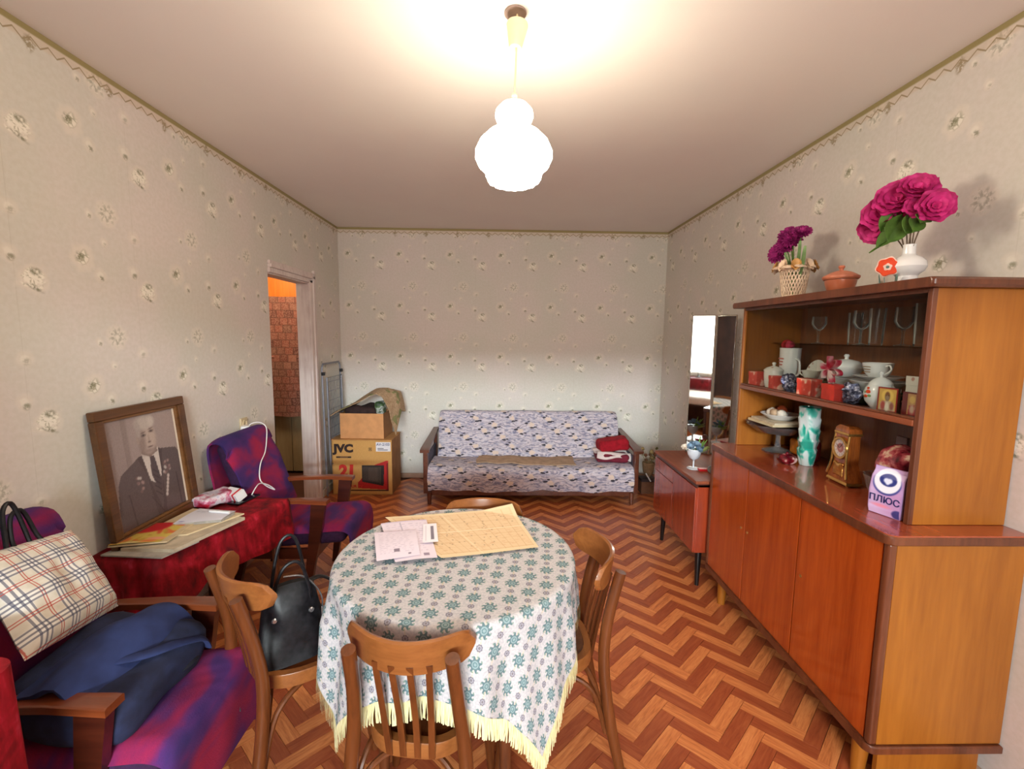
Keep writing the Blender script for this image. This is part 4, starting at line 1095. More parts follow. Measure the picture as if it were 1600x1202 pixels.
tag(fin(pl, 'folded_sheet', plain('white_linen', rgb(226, 210, 206), .9, .06, 14)), 'folded white sheet between the maroon cushion and the red blanket on the sofa', 'linen')
pl = B(); soft(pl, (1.035, 4.09, .500), (.28, .20, .105), .035, 5, .016, 12, 6.5, RY(-7))
tag(fin(pl, 'folded_blanket', plain('crimson_wool', rgb(150, 10, 28), .95, .2, 30)), 'folded bright red blanket on top of the pile at the right end of the sofa', 'blanket')

# ================================================================ cartons and drying rack in the far left corner
card = plain('cardboard', rgb(190, 138, 82), .8, .08, 14)
card2 = plain('cardboard_side', rgb(160, 110, 66), .85, .1, 14)
card3 = plain('pale_cardboard', rgb(204, 146, 96), .8, .08, 14)
tv = thing('television_carton', 'big printed television carton standing on the floor in the far left corner', 'box', (0, 0, 0))
bx0, bx1, by0, by1, bz = -1.575, -1.022, 4.080, 4.420, .520
o = B(); bx(o, bx0, bx1, by0, by1, 0, bz, bev=.004); fin(o, 'carton_body', card2, tv)
cv = Canvas(140, 130, (200, 150, 84))
cv.rect(0, .02, 0, 1, (182, 132, 72)); cv.rect(0, 1, 0, .02, (180, 130, 72))
cv.rect(.07, .32, .68, .708, (46, 26, 22)); cv.line(.14, .694, .26, .694, .008, (170, 120, 80), .8)
cv.rect(.615, .665, .81, .875, (60, 36, 26)); cv.rect(.625, .655, .82, .865, (200, 150, 84)); cv.ell(.64, .843, .012, .014, (60, 36, 26), .2)
cv.poly([(.42, .12), (.94, .09), (.94, .63), (.90, .63), (.68, .54), (.42, .22)], (182, 36, 36)); cv.poly([(.10, .065), (.94, .065), (.94, .09), (.10, .09)], (50, 24, 22))
cv.poly([(.91, .09), (.94, .09), (.94, .60), (.91, .58)], (120, 22, 26))
cv.poly([(.49, .24), (.855, .16), (.87, .55), (.49, .545)], (40, 34, 32)); cv.poly([(.51, .27), (.79, .215), (.80, .515), (.51, .515)], (66, 54, 48)); cv.poly([(.60, .27), (.76, .24), (.76, .5), (.6, .5)], (86, 70, 60), .6)
cv.line(.80, .2, .81, .52, .006, (90, 80, 60)); cv.rect(.74, .985, .80, .975, (226, 222, 226))
cv.line(.77, .855, .86, .855, .010, (90, 86, 96)); cv.line(.77, .83, .93, .83, .010, (90, 86, 96)); cv.grain(3, 2)
print_mesh('printed_front', cv, lambda u, v: (bx0 + .002 + u * (bx1 - bx0 - .004), by0 - .0015, .003 + v * (bz - .006)), tv, .7)
ink = plain('dark_brown_ink', rgb(46, 26, 22), .6); redink = plain('red_ink', rgb(196, 44, 38), .6); blueink = plain('blue_ink', rgb(80, 84, 120), .6)
fx = RX(90)
def front(x, z): return T(bx0 + x * (bx1 - bx0), by0 - .0022, z * bz) @ fx
text('lettering', 'JVC', .100, front(.195, .845), ink, tv, .0004, 1.12, .0062)
text('lettering', '21', .150, front(.245, .43), redink, tv, .0004, 1.0, .009, .05)
text('lettering', 'COLOUR TV', .036, front(.31, .155), redink, tv, .0004, 1.05, .0012)
text('lettering', 'AV-2103', .034, front(.855, .925), blueink, tv, .0004, 1.0, .0008)
o = B(); bx(o, bx0 - .012, bx1 + .002, by0 - .012, by0 + .17, bz, bz + .007, bev=.002); fin(o, 'flap', card, tv)
o = B(); bx(o, bx0, bx1 + .006, by0 + .175, by1 + .004, bz, bz + .006, bev=.002); fin(o, 'flap', card, tv)
cb = thing('open_carton', 'plain smaller open carton standing on top of the television carton', 'box', (-1.300, 4.262, bz + .008), -2)
w, d, h, t = .405, .290, .235, .006
o = B(); bx(o, -w / 2, w / 2, -d / 2, -d / 2 + t, 0, h); fin(o, 'front_panel', card3, cb, False)
o = B(); bx(o, -w / 2, w / 2, d / 2 - t, d / 2, 0, h); fin(o, 'back_panel', card3, cb, False)
for s in (-1, 1):
    o = B(); bx(o, s * w / 2 - (t if s > 0 else 0), s * w / 2 + (0 if s > 0 else t), -d / 2 + t, d / 2 - t, 0, h); fin(o, 'side_panel', card2, cb, False)
o = B(); bx(o, -w / 2 + t, w / 2 - t, -d / 2 + t, d / 2 - t, 0, t); fin(o, 'bottom', card2, cb, False)
jn = B(); soft(jn, (-1.335, 4.262, bz + .225), (.29, .21, .16), .06, 5, .03, 9, 2.0)
tag(fin(jn, 'dark_bundle', plain('dark_brown_cloth', rgb(52, 34, 32), .9, .3, 20)), 'dark brown bundle poking out of the open carton', 'bundle')
jn = B(); soft(jn, (-1.165, 4.25, bz + .265), (.085, .12, .15), .03, 4, .012, 14, 5.0)
m = M('green_print', .5); m.color(m.ramp(m.noise(m.coord(), 22, 3), (.35, rgb(44, 62, 40)), (.5, rgb(84, 112, 66)), (.62, rgb(190, 190, 186)), (.7, rgb(60, 84, 50))))
tag(fin(jn, 'green_packet', m.m), 'green and white packet at the right end inside the open carton', 'packet')
m = M('leaf_print_sacking', .9); c = m.coord()
n = m.noise(c, 9, 2); m.color(m.mix((n.st(.57, .62)) * .8, m.mix(m.noise(c, 50, 2).st(.3, .7), rgb(160, 130, 98), rgb(186, 156, 124)), rgb(116, 122, 72))); sack = m.m
def clf(u, v):
    # from the left tail over a peak down to the right side
    xs = [(-1.63, .735), (-1.50, .815), (-1.36, .900), (-1.22, .968), (-1.10, .990), (-1.035, .955), (-1.005, .86), (-.985, .765)]
    q = u * (len(xs) - 1); i = min(int(q), len(xs) - 2); f = q - i
    x = xs[i][0] * (1 - f) + xs[i + 1][0] * f; z = xs[i][1] * (1 - f) + xs[i + 1][1] * f
    drop = (.03 + .17 * min(1, max(0, u - .50) / .3)) * max(0, 1 - v * 1.7) ** 1.1
    y = 4.075 + .36 * v - .02 * max(0, u - .7)
    z2 = z - drop - .05 * max(0, v - .6) + .012 * math.sin(14 * u + 3 * v)
    return (x + .02 * (1 - v) * max(0, u - .6) + .02 * v, y, z2)
sc_ = B(); patch(sc_, clf, 48, 24, .006); tag(fin(sc_, 'sackcloth', sack), 'tan cloth with green leaves thrown over the open carton', 'cloth')
rk_m = plain('grey_blue_metal', rgb(126, 128, 138), .4, .08, 20, metal=.3)
rk = thing('drying_rack', 'folded grey metal clothes drying rack leaning in the far left corner', 'rack', (0, 0, 0))
# folded flat, leaning against the left wall
def rp(y, z): return (XL + .035 + .03 * (1.25 - z) * .4 + .012, y, z)
A = [rp(3.985, .02), rp(3.985, 1.19), rp(4.01, 1.225), rp(4.40, 1.225), rp(4.425, 1.19), rp(4.425, .02)]
o = B(); tube(o, A, .009, 8); fin(o, 'outer_frame', rk_m, rk)
o = B(); tube(o, [(p[0] + .022, p[1], p[2]) for p in (rp(4.03, .30), rp(4.03, 1.10), rp(4.39, 1.10), rp(4.39, .30), rp(4.03, .30))], .008, 8); fin(o, 'inner_frame', rk_m, rk)
for k in range(9):
    y = 4.06 + k * .038
    o = B(); p, q = rp(y, .32), rp(y, 1.10); tube(o, [(p[0] + .022, p[1], p[2]), (q[0] + .022, q[1], q[2])], .0022, 6); fin(o, 'wire', rk_m, rk)
for k in range(9):
    z = .38 + k * .085
    o = B(); p, q = rp(4.03, z), rp(4.39, z); tube(o, [(p[0] + .024, p[1], p[2]), (q[0] + .024, q[1], q[2])], .0022, 6); fin(o, 'wire', rk_m, rk)
for y in (3.985, 4.425):
    o = B(); p = rp(y, 1.14); box(o, (p[0] + .01, p[1], p[2]), (.03, .026, .03), .005); fin(o, 'joint', plain('black_joint', rgb(24, 24, 28), .5), rk)
# things in the corner right of the sofa
bc = thing('small_carton', 'small brown carton with a dark lid on the floor right of the sofa', 'box', (1.405, 4.19, 0))
o = B(); bx(o, -.07, .07, -.06, .06, 0, .118, bev=.003); fin(o, 'body', plain('brown_carton', rgb(112, 74, 52), .8), bc)
o = B(); bx(o, -.073, .073, -.063, .063, .118, .145, bev=.003); fin(o, 'lid', plain('dark_lid', rgb(52, 34, 34), .6), bc)
db = thing('dried_flowers', 'bundle of dried flowers in brown paper on the small carton right of the sofa', 'bouquet', (1.42, 4.21, .146))
dryc = [plain('dry_straw', rgb(170, 150, 104), .9), plain('dry_green', rgb(110, 108, 70), .9), plain('dry_brown', rgb(128, 84, 60), .9)]
o = B(); lathe(o, [(.02, 0), (.05, .05), (.062, .14), (.055, .145), (.02, .02)], 10, fn=lambda r, z, a: r * (1 + .12 * math.sin(5 * a))); fin(o, 'paper_wrap', plain('brown_paper', rgb(150, 116, 84), .9, .2), db)
rs = np.random.RandomState(9)
for k in range(14):
    a, r, z = rs.uniform(0, 6.28), rs.uniform(.02, .085), rs.uniform(.16, .29)
    o = B(); tube(o, [(0, 0, .06), (r * .5 * math.cos(a), r * .5 * math.sin(a), z * .7), (r * math.cos(a), r * math.sin(a), z)], [.002, .0015], 5); fin(o, 'stem', dryc[k % 3], db)
    o = B(); bmesh.ops.create_icosphere(o, subdivisions=2, radius=rs.uniform(.012, .024), matrix=T(r * math.cos(a), r * math.sin(a), z)); lump(o, .008, 60, k); fin(o, 'flower_head', dryc[(k + 1) % 3], db)
o = B(); tube(o, [(-.05, -.09, .06), (.0, -.085, -.02 + .0)], .006, 8); ob = fin(o, 'stick', white, db)
# ================================================================ low cabinet with the folding mirror
vr = dict(rough=.22, coat=.6, coat_rough=.05)
dres_top = wood('dresser_top_wood', rgb(112, 52, 30), rgb(150, 78, 46), 1, rough=.5)
dres_front = wood('dresser_front_wood', rgb(126, 44, 24), rgb(164, 66, 36), 2, **vr)
dark_edge = wood('dark_edge_wood', rgb(46, 20, 14), rgb(78, 38, 24), 1, .35, .3)
ds = thing('low_cabinet', 'low glossy red-brown cabinet on tapered black legs beyond the sideboard', 'cabinet', (0, 0, 0))
dx0, dx1, dy0, dy1, dz0, dz1 = 1.135, 1.625, 2.515, 3.215, .225, .665
o = B(); bx(o, dx0 + .012, dx1, dy0, dy1, dz0, dz1 - .022, bev=.003); fin(o, 'body', dres_front, ds)
o = B(); bx(o, dx0 - .004, dx1, dy0 - .004, dy1 + .006, dz1 - .020, dz1, bev=.004); fin(o, 'top', dres_top, ds)
o = B(); bx(o, dx0 + .004, dx1, dy0, dy1, dz1 - .040, dz1 - .021, bev=.002); fin(o, 'top_edge', dark_edge, ds)
ym = (dy0 + dy1) / 2
o = B(); bx(o, dx0 - .002, dx0 + .014, ym + .002, dy1 - .003, .535, dz1 - .043, bev=.002); fin(o, 'drawer', dres_front, ds)
o = B(); bx(o, dx0 - .002, dx0 + .014, ym + .002, dy1 - .003, dz0 + .003, .531, bev=.002); fin(o, 'door', dres_front, ds)
o = B(); bx(o, dx0 - .002, dx0 + .014, dy0 + .003, ym - .002, dz0 + .003, dz1 - .043, bev=.002); fin(o, 'door', dres_front, ds)
blk = plain('black_lacquer', rgb(22, 16, 16), .3)
for x, y, s in ((1.195, 3.15, 1), (1.195, 2.57, -1), (1.57, 3.15, 1), (1.57, 2.57, -1)):
    o = B(); tube(o, [(x, y, dz0), (x - .004, y + s * .012, 0)], [.020, .012], 12); fin(o, 'leg', blk, ds)
    o = B(); bx(o, x - .03, x + .03, y - .03, y + .03, dz0 - .008, dz0); fin(o, 'leg_plate', blk, ds)
mr = M('mirror_silver', .03, rgb(226, 230, 226), metal=1.0); mir = mr.m
mfr = wood('mirror_frame', rgb(92, 76, 62), rgb(140, 120, 100), 2, .4)
mt_ = thing('folding_mirror', 'tall folding dressing mirror standing on the low cabinet', 'mirror', (0, 0, 0))
def leaf(p, q, z0=.668, z1=1.655):
    p, q = Vector((*p, 0)), Vector((*q, 0)); e = (q - p).normalized(); L = (q - p).length; n = Vector((e.y, -e.x, 0))
    mx = Matrix(((e.x, n.x, 0, p.x), (e.y, n.y, 0, p.y), (0, 0, 1, 0), (0, 0, 0, 1)))
    o = B(); bx(o, 0, L, -.018, -.003, z0, z1, bev=.003); ob = fin(o, 'back_board', mfr, mt_); ob.data.transform(mx)
    o = B(); bx(o, .006, L - .006, -.003, .001, z0 + .012, z1 - .006, bev=.0015); ob = fin(o, 'mirror_glass', mir, mt_); ob.data.transform(mx)
    for a in ((0, .006), (L - .006, L)):
        o = B(); bx(o, a[0], a[1], -.003, .004, z0, z1, bev=.0015); ob = fin(o, 'frame_edge', mfr, mt_); ob.data.transform(mx)
leaf((1.334, 3.170), (1.477, 3.111)); leaf((1.482, 3.108), (1.586, 3.037))
# vase of cloth flowers and small things on the low cabinet
glass_m = M('cut_glass', .06, rgb(226, 232, 238), trans=.85, ior=1.45); clear = glass_m.m
silvg = plain('silvered_glass', rgb(206, 210, 218), .15, .06, coat=.5)
gv = thing('glass_goblet', 'cut glass goblet holding blue and white cloth flowers before the folding mirror', 'vase', (1.222, 2.765, dz1 + .001))
o = B(); lathe(o, [(.001, 0), (.040, 0), (.040, .003), (.008, .008), (.005, .015), (.005, .052), (.010, .058), (.028, .070), (.040, .092), (.043, .112), (.040, .128), (.036, .128), (.039, .112), (.035, .094), (.02, .074), (.001, .066)], 28, fn=lambda r, z, a: r * (1 + (.03 * math.sin(12 * a) if .07 < z < .12 else 0))); fin(o, 'goblet', silvg, gv)
bl = [plain('blue_cloth_flower', rgb(120, 146, 170), .8, .2), plain('white_cloth_flower', rgb(220, 206, 190), .8, .1), plain('yellow_green_leaf', rgb(150, 160, 92), .7, .2), plain('blade_leaf', rgb(110, 150, 70), .6, .2)]
fl = thing('cloth_flowers', 'blue and white cloth flowers with green blades in the glass goblet', 'flowers', (1.222, 2.765, dz1 + .10))
def ruffle(o, c, r, n, seed, tilt=(0, 0, 1), layers=3, cup=.6):
    """a bloom of overlapping petals round an axis"""
    ax = Vector(tilt).normalized(); q = Vector((0, 0, 1)).rotation_difference(ax).to_matrix().to_4x4(); rs = np.random.RandomState(seed)
    for l in range(layers):
        rr = r * (1 - l * .26); el = .15 + l * cup / layers * 1.5
        for k in range(n - l):
            a = 2 * math.pi * (k + .5 * l) / (n - l) + rs.uniform(-.12, .12)
            w = rr * math.pi / (n - l) * 1.35
            G = []
            for i in range(4):
                s = i / 3; row = []
                for j in (-1, -.5, 0, .5, 1):
                    x = rr * (.12 + .88 * s); y = j * w * math.sin(math.pi * (.18 + .68 * s)) ; z = rr * el * s ** 1.4 * .9 + rr * .12 * j * j + rr * .05 * math.sin(7 * j + 5 * s + k)
                    if i == 3: x -= rr * .14 * abs(j) ** 2
                    ca, sa = math.cos(a), math.sin(a)
                    row.append(o.verts.new((T(*c) @ q) @ Vector((x * ca - y * sa, x * sa + y * ca, z))))
                G.append(row)
            for i in range(3):
                for j in range(4): o.faces.new((G[i][j], G[i][j + 1], G[i + 1][j + 1], G[i + 1][j]))
def bloom(parent, c, r, n, seed, mat, tilt=(0, 0, 1), layers=3, cup=.6, name='bloom'):
    o = B(); ruffle(o, c, r, n, seed, tilt, layers, cup); return fin_open(o, name, mat, parent)
def leafblade(parent, p, q, w, mat, sag=.0, name='leaf'):
    p, q = Vector(p), Vector(q); e = (q - p); s = e.cross(Vector((.3, -.5, .8))).normalized(); up = s.cross(e).normalized()
    o = B(); patch(o, lambda u, v: p + e * v + s * ((2 * u - 1) * w * math.sin(math.pi * min(.06 + v * .94, 1)) ** .8) + up * (abs(2 * u - 1) * w * .35 - sag * v * v), 4, 8, .0012); return fin(o, name, mat, parent)
for k, (x, y, z, r, c) in enumerate(((-.030, -.01, .045, .026, 0), (.005, -.02, .060, .030, 0), (.035, .0, .045, .028, 0), (-.060, .0, .040, .024, 1), (.0, .02, .055, .026, 0), (.02, -.03, .030, .022, 0))):
    bloom(fl, (x, y, z), r, 7, k, bl[c], (x * 6, y * 6 - .5, .8), 3)
    o = B(); tube(o, [(0, 0, -.02), (x, y, z)], .0015, 5); fin(o, 'stem', bl[3], fl)
for k, (x, y, z) in enumerate(((.06, .0, .085), (.045, .02, .105), (.075, -.01, .09), (.09, -.02, .05), (.10, .0, .035))): leafblade(fl, (.01, 0, .0), (x, y, z), .006 if k < 3 else .012, bl[3] if k < 3 else bl[2])
sh = B(); lathe(sh, [(.001, 0), (.018, .002), (.028, .014), (.026, .028), (.014, .038), (.001, .040)], 18, c=(1.40, 2.78, dz1 + .002), fn=lambda r, z, a: r * (1 + .12 * math.sin(7 * a)))
tag(fin(sh, 'sea_shell', plain('cream_shell', rgb(214, 192, 146), .5, .2, 60)), 'cream ribbed sea shell behind the glass goblet on the low cabinet', 'shell')
o = B(); bx(o, 1.235, 1.36, 2.70, 2.735, dz1 + .001, dz1 + .016, bev=.002); tag(fin(o, 'red_box', plain('red_gloss_card', rgb(184, 30, 34), .3)), 'small flat red box lying on the near end of the low cabinet', 'box')
o = B(); lathe(o, [(.001, -.006), (.022, -.006), (.024, 0), (.022, .006), (.001, .006)], 20, c=(1.29, 2.665, dz1 + .025), mat=RX(78)); tag(fin(o, 'round_tin', plain('grey_tin', rgb(156, 156, 150), .35, .06, metal=.3)), 'round grey tin beside the flat red box on the low cabinet', 'tin')

# ================================================================ sideboard
door_w = wood('sideboard_door_wood', rgb(142, 50, 10), rgb(184, 80, 22), 2, .24, .7, .8, .06)
side_w = wood('sideboard_side_wood', rgb(130, 70, 14), rgb(162, 97, 28), 2, .45, .15, .6, .2)
ctr_w = wood('sideboard_counter_wood', rgb(136, 56, 32), rgb(168, 78, 48), 1, .22, .7, .9, .06)
trim_w = wood('sideboard_trim_wood', rgb(70, 32, 18), rgb(116, 62, 36), 2, .38, .3)
sbd = thing('sideboard', 'large orange-brown wooden sideboard with three doors on the right', 'sideboard', (0, 0, 0))
sx0, sx1, sy0, sy1, sz0, sz1 = 1.205, XR - .004, 1.300, 2.490, .155, .900
o = B(); bx(o, sx0 + .022, sx1, sy0, sy0 + .018, sz0 + .03, sz1 - .032, bev=.002); fin(o, 'side_panel', side_w, sbd)
o = B(); bx(o, sx0 + .022, sx1, sy1 - .018, sy1, sz0 + .03, sz1 - .032, bev=.002); fin(o, 'side_panel', side_w, sbd)
o = B(); bx(o, sx1 - .008, sx1, sy0 + .018, sy1 - .018, sz0 + .03, sz1 - .032); fin(o, 'back_panel', side_w, sbd)
def rounded(x0, x1, y0, y1, r, n=6):
    pts = [(x1, y0), (x1, y1)]
    for cx, cy, a0 in ((x0 + r, y1 - r, 90), (x0 + r, y0 + r, 180)):
        for i in range(n + 1):
            a = math.radians(a0 + 90 * i / n); pts.append((cx + r * math.cos(a), cy + r * math.sin(a)))
    return pts
o = B(); prism(o, rounded(sx0 - .012, sx1, sy0 - .010, sy1 + .003, .03), sz1 - .010, sz1, .002); fin(o, 'counter', ctr_w, sbd)
o = B(); prism(o, rounded(sx0 - .016, sx1, sy0 - .014, sy1 + .004, .03), sz1 - .032, sz1 - .003, .005); fin(o, 'counter_edge', trim_w, sbd)
o = B(); bx(o, sx0 + .06, sx1 - .03, sy0 + .030, sy0 + .048, 0, sz0 + .002, bev=.002); fin(o, 'foot_panel', side_w, sbd)
o = B(); prism(o, rounded(sx0 - .010, sx1, sy0 - .010, sy1 + .002, .03), sz0, sz0 + .028, .004); fin(o, 'bottom_board', trim_w, sbd)
for y in (sy0, sy1 - .022):
    o = B(); bx(o, sx0 - .004, sx0 + .024, y - .002, y + .024, sz0 + .028, sz1 - .030, bev=.009, seg=3); fin(o, 'corner_post', trim_w, sbd)
brass = plain('brass', rgb(190, 150, 84), .3, .05, metal=.9)
for k, (a, b) in enumerate(((sy0 + .027, 1.7145), (1.7205, 2.1025), (2.1085, sy1 - .026))):
    o = B(); bx(o, sx0, sx0 + .018, a, b, sz0 + .030, sz1 - .035, bev=.0025); d = fin(o, 'door', door_w, sbd)
    ky = (1.69, 1.69 + .05, 2.135)[k]
    o = B(); lathe(o, [(.001, -.001), (.006, -.001), (.006, .002), (.003, .0025), (.001, .001)], 14, c=(sx0, a + .03 if k == 2 else b - .03 if k == 0 else a + .36, .55), mat=RY(-90)); fin(o, 'keyhole', brass, d)
for x, y in ((sx0 + .05, sy0 + .085), (sx0 + .05, sy1 - .12), (sx1 - .06, sy0 + .085), (sx1 - .06, sy1 - .12)):
    o = B(); tube(o, [(x, y, sz0), (x - .006, y, 0)], [.028, .020], 14); fin(o, 'leg', side_w, sbd)
# glazed upper part
hut = thing('display_cabinet', 'glazed display cabinet standing on the sideboard counter, full of china', 'cabinet', (0, 0, 0))
hx0, hx1, hy0, hy1, hz0, hz1 = 1.318, XR - .004, 1.372, 2.462, .901, 1.690
hz1b = 1.660
o = B(); bx(o, hx0 + .016, hx1, hy0, hy0 + .018, hz0, hz1b, bev=.002); fin(o, 'side_panel', side_w, hut)
o = B(); bx(o, hx0 + .016, hx1, hy1 - .018, hy1, hz0, hz1b, bev=.002); fin(o, 'side_panel', side_w, hut)
for y in (hy0, hy1 - .018):
    o = B(); bx(o, hx0, hx0 + .018, y, y + .018, hz0, hz1b, bev=.003); fin(o, 'front_edge', trim_w if y == hy0 else side_w, hut)
bk_w = wood('cabinet_back_wood', rgb(112, 60, 34), rgb(150, 90, 52), 2, .4, .2)
o = B(); bx(o, hx1 - .008, hx1, hy0 + .018, hy1 - .018, hz0, hz1b); fin(o, 'back_panel', bk_w, hut)
o = B(); prism(o, [(p[0], p[1]) for p in rounded(hx0 - .036, hx1, hy0 - .036, hy1 + .060, .012)], hz1b, hz1, .008); fin(o, 'top_board', trim_w, hut)
shz = 1.222
shelf_w = wood('shelf_wood', rgb(96, 44, 26), rgb(136, 70, 42), 1, .3, .4)
o = B(); bx(o, hx0 - .004, hx1 - .008, hy0 + .018, hy1 - .018, shz, shz + .022, bev=.004); fin(o, 'shelf', shelf_w, hut)
o = B(); bx(o, hx0, hx0 + .022, hy0 + .018, hy1 - .018, shz + .022, shz + .030, bev=.002); bx(o, hx0, hx0 + .022, hy0 + .018, hy1 - .018, hz1b - .014, hz1b, bev=.002); fin(o, 'glass_track', trim_w, hut)
def pane_mat():
    m = bpy.data.materials.new('window_pane_glass'); m.use_nodes = True; nt = m.node_tree; nt.nodes.clear()
    out = nt.nodes.new('ShaderNodeOutputMaterial'); mx = nt.nodes.new('ShaderNodeMixShader'); tr = nt.nodes.new('ShaderNodeBsdfTransparent'); gl = nt.nodes.new('ShaderNodeBsdfGlossy'); fr = nt.nodes.new('ShaderNodeLayerWeight')
    tr.inputs[0].default_value = (.93, .95, .94, 1); gl.inputs[1].default_value = .02; fr.inputs[0].default_value = .07
    nt.links.new(fr.outputs[0], mx.inputs[0]); nt.links.new(tr.outputs[0], mx.inputs[1]); nt.links.new(gl.outputs[0], mx.inputs[2]); nt.links.new(mx.outputs[0], out.inputs[0])
    return m
pane = pane_mat()
o = B(); bx(o, hx0 + .004, hx0 + .008, hy0 + .018, 1.945, shz + .026, hz1b - .004); fin(o, 'glass_pane', pane, hut, False)
o = B(); bx(o, hx0 + .012, hx0 + .016, 1.875, hy1 - .018, shz + .026, hz1b - .004); fin(o, 'glass_pane', pane, hut, False)
gsz = 1.470
o = B(); bx(o, 1.475, hx1 - .010, hy0 + .019, hy1 - .019, gsz, gsz + .005); fin(o, 'glass_shelf', pane, hut, False)

# ================================================================ on top of the cabinet
ZT = hz1 + .001
rsn = np.random.RandomState(21)
cer = plain('cream_ceramic', rgb(226, 200, 172), .45, .06, 20)
SCB = Matrix.Diagonal((.68, .68, 1.05, 1))
bk = thing('lattice_basket', 'cream openwork ceramic basket with a ruffled rim at the far end of the cabinet top', 'basket', (1.425, 2.215, ZT))
o = B(); lathe(o, [(.001, 0), (.066, 0), (.068, .006), (.064, .012), (.001, .010)], 32); fin(o, 'base', cer, bk)
o = B()
for k in range(26):
    for s in (-1, 1):
        pts = []
        for i in range(9):
            z = .008 + .130 * i / 8; r = .068 + .026 * i / 8; a = 2 * math.pi * k / 26 + s * .9 * i / 8
            pts.append((r * math.cos(a), r * math.sin(a), z))
        tube(o, pts, .0042, 5)
ob = fin(o, 'lattice_wall', cer, bk); ob['kind'] = 'stuff'
o = B(); lathe(o, [(.090, .132), (.100, .140), (.124, .150), (.140, .142), (.138, .136), (.122, .143), (.100, .134), (.090, .126)], 60, ring=True, fn=lambda r, z, a: r * (1 + (.07 * math.sin(9 * a) if r > .11 else 0))); ob = fin(o, 'ruffled_rim', cer, bk)
ochre = plain('ochre_ceramic', rgb(206, 156, 92), .4, .2, 40)
for k in range(9):
    a = 2 * math.pi * k / 9
    bloom(bk, (.122 * math.cos(a), .122 * math.sin(a), .148), .034, 6, k, cer if k % 2 else ochre, (math.cos(a), math.sin(a), .7), 2, name='ceramic_flower')
purp = M('magenta_purple_petals', .7); purp.color(purp.mix(purp.noise(purp.coord(), 40, 2).st(.3, .7), rgb(132, 18, 92), rgb(176, 40, 126))); purp = purp.m
pb = thing('purple_asters', 'purple artificial asters standing in the cream openwork basket', 'flowers', (1.425, 2.215, ZT + .012))
grn = [plain('pale_green_leaf', rgb(116, 150, 96), .6, .2), plain('dark_green_leaf', rgb(84, 120, 46), .6, .25)]
for k, (x, y, z, r, tl) in enumerate(((-.03, .095, .225, .056, (-.7, -.3, .1)), (-.01, .045, .300, .056, (-.5, -.6, .45)), (.0, -.030, .300, .046, (-.4, -.6, .6)), (-.02, .055, .258, .05, (-.7, -.6, .2)), (-.01, .02, .28, .05, (-.6, -.7, .3)))):
    bloom(pb, (x, y, z), r, 22, k + 3, purp, tl, 4, .9)
    o = B(); tube(o, [(0, 0, 0), (x * .4, y * .4, z * .6), (x, y, z)], .003, 6, k=4); fin(o, 'stem', grn[1], pb)
for p, q, w in (((.0, -.01, .10), (-.03, -.06, .255), .03), ((-.01, -.04, .09), (-.03, -.10, .225), .028), ((0, .02, .1), (-.06, .0, .21), .026)): leafblade(pb, p, q, w, grn[0])
for ch in bk.children: ch.data.transform(SCB)
terra = plain('glazed_terracotta', rgb(184, 104, 72), .28, .08, 14, coat=.5)
tp = thing('lidded_pot', 'small lidded terracotta pot in the middle of the cabinet top', 'pot', (1.425, 1.905, ZT))
o = B(); lathe(o, [(.001, 0), (.060, 0), (.072, .012), (.086, .045), (.090, .066), (.084, .066), (.080, .045), (.062, .012), (.001, .008)], 40); fin(o, 'body', terra, tp)
o = B(); lathe(o, [(.001, .072), (.096, .068), (.104, .076), (.104, .084), (.088, .092), (.060, .104), (.030, .112), (.012, .114), (.012, .122), (.020, .130), (.016, .138), (.001, .140)], 40); fin(o, 'lid', plain('terracotta_lid', rgb(198, 118, 88), .4, .1, 30), tp)
for ch in tp.children: ch.data.transform(Matrix.Diagonal((.64, .64, .84, 1)))
porc = M('white_porcelain', .12, rgb(232, 232, 232), coat=.4); porc = porc.m
vs = thing('porcelain_vase', 'bulbous white porcelain vase with an orange-red flower relief on the cabinet top', 'vase', (1.420, 1.585, ZT))
o = B(); lathe(o, [(.001, 0), (.046, 0), (.050, .004), (.048, .036), (.054, .044), (.074, .056), (.084, .075), (.080, .094), (.062, .110), (.038, .120), (.030, .128), (.028, .158), (.031, .166), (.026, .166), (.024, .13), (.001, .12)], 44); fin(o, 'body', porc, vs)
orr = plain('orange_red_glaze', rgb(222, 72, 34), .25, .06); blg = plain('grey_green_glaze', rgb(96, 126, 118), .3); pkw = plain('pale_pink_glaze', rgb(240, 206, 190), .3)
for ch in vs.children: ch.data.transform(Matrix.Diagonal((.64, .64, .84, 1)))
_n = Vector((-.66, -.74, -.12)).normalized(); _r = Vector((-.74, .66, 0)).normalized(); _u = _n.cross(_r) * -1
fm = Matrix(((-_r.x, _u.x, _n.x, -.062), (-_r.y, _u.y, _n.y, .010), (-_r.z, _u.z, _n.z, .064), (0, 0, 0, 1)))
def flat_flower(name, r, lob, amp, z0, z1, mat):
    o = B(); pts = [(r * (1 + amp * math.sin(lob * 2 * math.pi * i / 60)) * math.cos(2 * math.pi * i / 60), r * (1 + amp * math.sin(lob * 2 * math.pi * i / 60)) * math.sin(2 * math.pi * i / 60)) for i in range(60)]
    prism(o, pts, z0, z1, .002, fm); fin(o, name, mat, vs)
flat_flower('relief_border', .034, 6, .07, -.006, .004, pkw); flat_flower('relief_flower', .030, 6, .08, .002, .008, orr); flat_flower('relief_centre', .012, 5, .1, .007, .010, pkw); flat_flower('relief_eye', .005, 8, .05, .009, .012, blg)
for p, q, w in (((-.068, .030, .0), (-.070, .036, .040), .004), ((-.062, .016, .0), (-.066, .018, .036), .003), ((-.050, -.012, .004), (-.056, -.022, .036), .010)): leafblade(vs, p, q, w, blg, name='relief_leaf')
